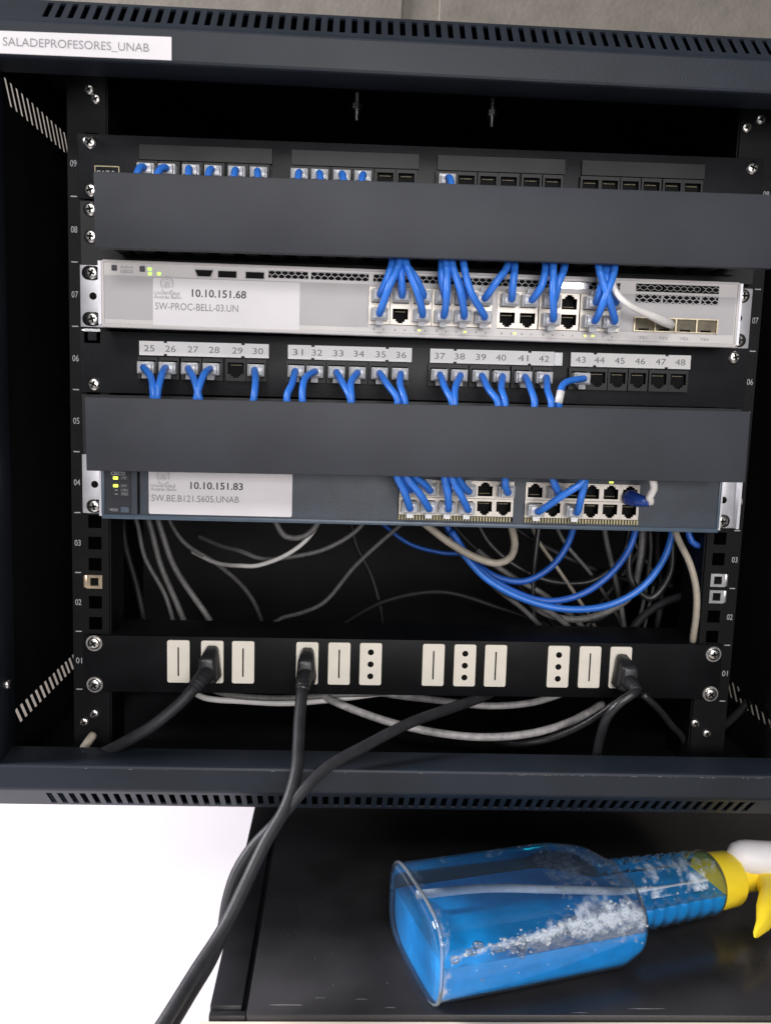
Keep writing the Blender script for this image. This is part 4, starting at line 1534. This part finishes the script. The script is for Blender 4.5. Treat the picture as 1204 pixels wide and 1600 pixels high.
def foam_mat():
    mt = bpy.data.materials.new('foam_lace')
    mt.use_nodes = True
    nt = mt.node_tree
    b = nt.nodes['Principled BSDF']
    b.inputs['Base Color'].default_value = (0.86, 0.90, 0.96, 1)
    b.inputs['Roughness'].default_value = 0.25
    tc = nt.nodes.new('ShaderNodeTexCoord')
    acc = None
    for sc, lo_, hi_ in ((430, .02, .30), (900, .03, .36)):
        v = nt.nodes.new('ShaderNodeTexVoronoi')
        v.feature = 'DISTANCE_TO_EDGE'
        v.inputs['Scale'].default_value = sc
        nt.links.new(tc.outputs['Object'], v.inputs['Vector'])
        mr = nt.nodes.new('ShaderNodeMapRange')
        mr.inputs['From Min'].default_value = lo_
        mr.inputs['From Max'].default_value = hi_
        mr.inputs['To Min'].default_value = 0.80
        mr.inputs['To Max'].default_value = 0.10
        nt.links.new(v.outputs['Distance'], mr.inputs['Value'])
        if acc is None:
            acc = mr
        else:
            mx = nt.nodes.new('ShaderNodeMath')
            mx.operation = 'MAXIMUM'
            nt.links.new(acc.outputs[0], mx.inputs[0])
            nt.links.new(mr.outputs[0], mx.inputs[1])
            acc = mx
    nz = nt.nodes.new('ShaderNodeTexNoise')
    nz.inputs['Scale'].default_value = 190
    nz.inputs['Detail'].default_value = 4
    nt.links.new(tc.outputs['Object'], nz.inputs['Vector'])
    at = nt.nodes.new('ShaderNodeAttribute')
    at.attribute_name = 'foam_density'
    m1 = nt.nodes.new('ShaderNodeMath')
    m1.operation = 'MULTIPLY_ADD'
    m1.inputs[1].default_value = 1.7
    nt.links.new(nz.outputs['Fac'], m1.inputs[0])
    nt.links.new(at.outputs['Fac'], m1.inputs[2])
    m2 = nt.nodes.new('ShaderNodeMapRange')
    m2.inputs['From Min'].default_value = 1.12
    m2.inputs['From Max'].default_value = 1.75
    nt.links.new(m1.outputs[0], m2.inputs['Value'])
    mm = nt.nodes.new('ShaderNodeMath')
    mm.operation = 'MULTIPLY'
    nt.links.new(acc.outputs[0], mm.inputs[0])
    nt.links.new(m2.outputs[0], mm.inputs[1])
    nt.links.new(mm.outputs[0], b.inputs['Alpha'])
    return mt


M['lace'] = foam_mat()


def wall_sheet(bm, lay, x0, x1, a0, a1, inset, dens, nx, na):
    grid = {}
    for i in range(nx + 1):
        for j in range(na + 1):
            v = grid[i, j] = bm.verts.new(shell_pt(x0 + (x1 - x0) * i / nx, a0 + (a1 - a0) * j / na, inset))
            c = v.co
            v[lay] = max(0.0, dens(i / nx, j / na, mnoise.noise(c * .07) + .5 * mnoise.noise(c * .2)))
    for i in range(nx):
        for j in range(na):
            q = (grid[i, j], grid[i + 1, j], grid[i + 1, j + 1], grid[i, j + 1])
            if max(v[lay] for v in q) > 0.02:
                bm.faces.new(q)


bm = B()
lay = bm.verts.layers.float.new('foam_density')
# band on the near wall round the liquid line (angle pi = near side; smaller angle = higher)
wall_sheet(bm, lay, 7, 157, math.pi - 1.15, math.pi + .45, .75, lambda u, v, k_: .72 + .35 * u + .38 * k_ - abs(v - (.66 - .22 * u)) / (.045 + .27 * u), 90, 40)
# froth over the shoulder, the neck and the top inside
wall_sheet(bm, lay, 96, 238, .4, 2.75, .75, lambda u, v, k_: .42 + .75 * k_ - .25 * abs(v - .6), 80, 40)
wall_sheet(bm, lay, 10, 96, .3, 1.1, .75, lambda u, v, k_: .32 + .7 * k_ - .5 * abs(v - .5), 50, 16)
# rim of froth along the inside of the base
wall_sheet(bm, lay, 5.2, 11, 1.0, 4.4, .75, lambda u, v, k_: .55 + .5 * k_ - .4 * u, 6, 60)
# raft lying on the liquid towards the neck
nx, ny = 60, 50
gr = {}
for i in range(nx + 1):
    for j in range(ny + 1):
        x = 50 + 103 * i / nx
        a, f, h, e = section(x)
        lim = max(0, 1 - abs((LV - HB) / h) ** e) ** (1 / e)
        y = -(a - 1.2) * lim + ((a + f - 2.4) * lim) * (j / ny) * .7
        v_ = gr[i, j] = bm.verts.new((x, y, LV + .5 + .5 * mnoise.noise(Vector((x, y, 0)) * .5)))
        k_ = mnoise.noise(v_.co * .07) + .5 * mnoise.noise(v_.co * .2)
        u, w_ = i / nx, j / ny
        v_[lay] = max(0.0, .62 + .3 * u + .45 * k_ - max(0, w_ - .1 - .55 * u ** 1.6) * 3.2 - max(0, .25 - u) * 2)
for i in range(nx):
    for j in range(ny):
        q = (gr[i, j], gr[i + 1, j], gr[i + 1, j + 1], gr[i, j + 1])
        if max(v[lay] for v in q) > .02:
            bm.faces.new(q)
for v_ in [v for v in bm.verts if not v.link_faces]:
    bm.verts.remove(v_)
fo = part('foam', bm, M['lace'], bot, True, local=True)
fo['kind'] = 'stuff'
bm = B()
rp_ = ring_pts(3.4, -.1, None, 64)
tube(bm, rp_[:-1] + [rp_[-1], rp_[0]], 1.3, 8, step=2)
part('base_rim', bm, M['rimclear'], bot, True, local=True)
bm = B()
for i in range(260):                        # single bubbles in the band along the near wall
    u = rnd.random() ** .6
    x = 9 + u * 146
    p = shell_pt(x, math.pi - 1.0 + 1.45 * (.62 - .22 * u) + rnd.gauss(0, .05 + .14 * u), 1.2)
    bubble(bm, p, rnd.choice((.35, .4, .5, .6, .7, 1.0, 1.4)))
for i in range(110):
    x = rnd.uniform(95, NECK1 - 4)
    p = shell_pt(x, rnd.uniform(.5, 2.9), 1.0)
    bubble(bm, p, rnd.choice((.4, .5, .6, .8, 1.1)))
fo = part('bubbles', bm, M['foam'], bot, True, local=True)
fo['kind'] = 'stuff'
bm = B()
for i in range(26):                         # a few big clear bubbles
    u = rnd.random() ** .8
    p = shell_pt(12 + u * 138, math.pi - 1.0 + 1.45 * (.64 - .22 * u) + rnd.gauss(0, .1), 2.2)
    bubble(bm, p, rnd.uniform(1.6, 3.0))
fo = part('clear_bubbles', bm, M['rimclear'], bot, True, local=True)
fo['kind'] = 'stuff'
# collar, sprayer head, trigger
bm = B()
n = 40
prof = [(NECK1 - 2.0, 20.6), (NECK1 - 1.4, 21.2), (NECK1 + 18, 20.2), (NECK1 + 20.5, 19.0), (NECK1 + 21, 16)]
rings = []
for x, r_ in prof:
    rings.append([(x, r_ * math.cos(2 * math.pi * i / n), HB + r_ * math.sin(2 * math.pi * i / n)) for i in range(n)])
loft(bm, rings)
part('collar', bm, M['yellow'], bot, auto=40, local=True)
bm = B()
prof = [(NECK1 + 20, 12), (NECK1 + 46, 12), (NECK1 + 50, 9)]
loft(bm, [[(x, r_ * math.cos(2 * math.pi * i / n), HB + r_ * math.sin(2 * math.pi * i / n)) for i in range(n)] for x, r_ in prof])
part('pump_stem', bm, M['yellow'], bot, auto=40, local=True)
bm = B()
# hood: a long rounded shell whose back end rises behind the collar
hood = []
p0, p1 = Vector((NECK1 + 16, 4, HB + 17)), Vector((NECK1 + 94, -20, HB + 14))
ax = (p1 - p0).normalized()
sd = Vector((0, 0, 1)).cross(ax).normalized()
for i in range(15):
    q = i / 14
    c = p0 + (p1 - p0) * q
    k_ = math.sqrt(max(0.0, 1 - ((.22 - q) / .22) ** 2)) if q < .22 else 1.0
    k_ = max(k_, .05)
    ra, rb = 12.5 * k_, 12.5 * k_
    hood.append([c + sd * (ra * math.cos(2 * math.pi * j / 24)) + Vector((0, 0, 1)) * (rb * math.sin(2 * math.pi * j / 24)) for j in range(24)])
loft(bm, hood)
part('sprayer_hood', bm, M['sprayer'], bot, auto=60, local=True)
bm = B()
tr = [(Vector((NECK1 + 46, 4, HB + 2)), 8.0, 9.5), (Vector((NECK1 + 44, -10, HB + 1)), 8.5, 9.0), (Vector((NECK1 + 36, -26, HB - 1)), 9.0, 8.5), (Vector((NECK1 + 22, -38, HB - 3)), 8.0, 7.5), (Vector((NECK1 + 8, -50, HB - 5)), 5.0, 6.0), (Vector((NECK1 - 4, -57, HB - 6)), 2.2, 3.5), (Vector((NECK1 - 7, -59, HB - 6)), .6, 1.5)]
rr = []
for i, (c, ra, rb) in enumerate(tr):
    d = (tr[min(i + 1, len(tr) - 1)][0] - tr[max(i - 1, 0)][0]).normalized()
    sd2 = Vector((0, 0, 1)).cross(d).normalized()
    rr.append([c + sd2 * (ra * math.cos(2 * math.pi * j / 20)) + Vector((0, 0, 1)) * (rb * math.sin(2 * math.pi * j / 20)) for j in range(20)])
loft(bm, rr)
part('trigger', bm, M['yellow'], bot, auto=60, local=True)
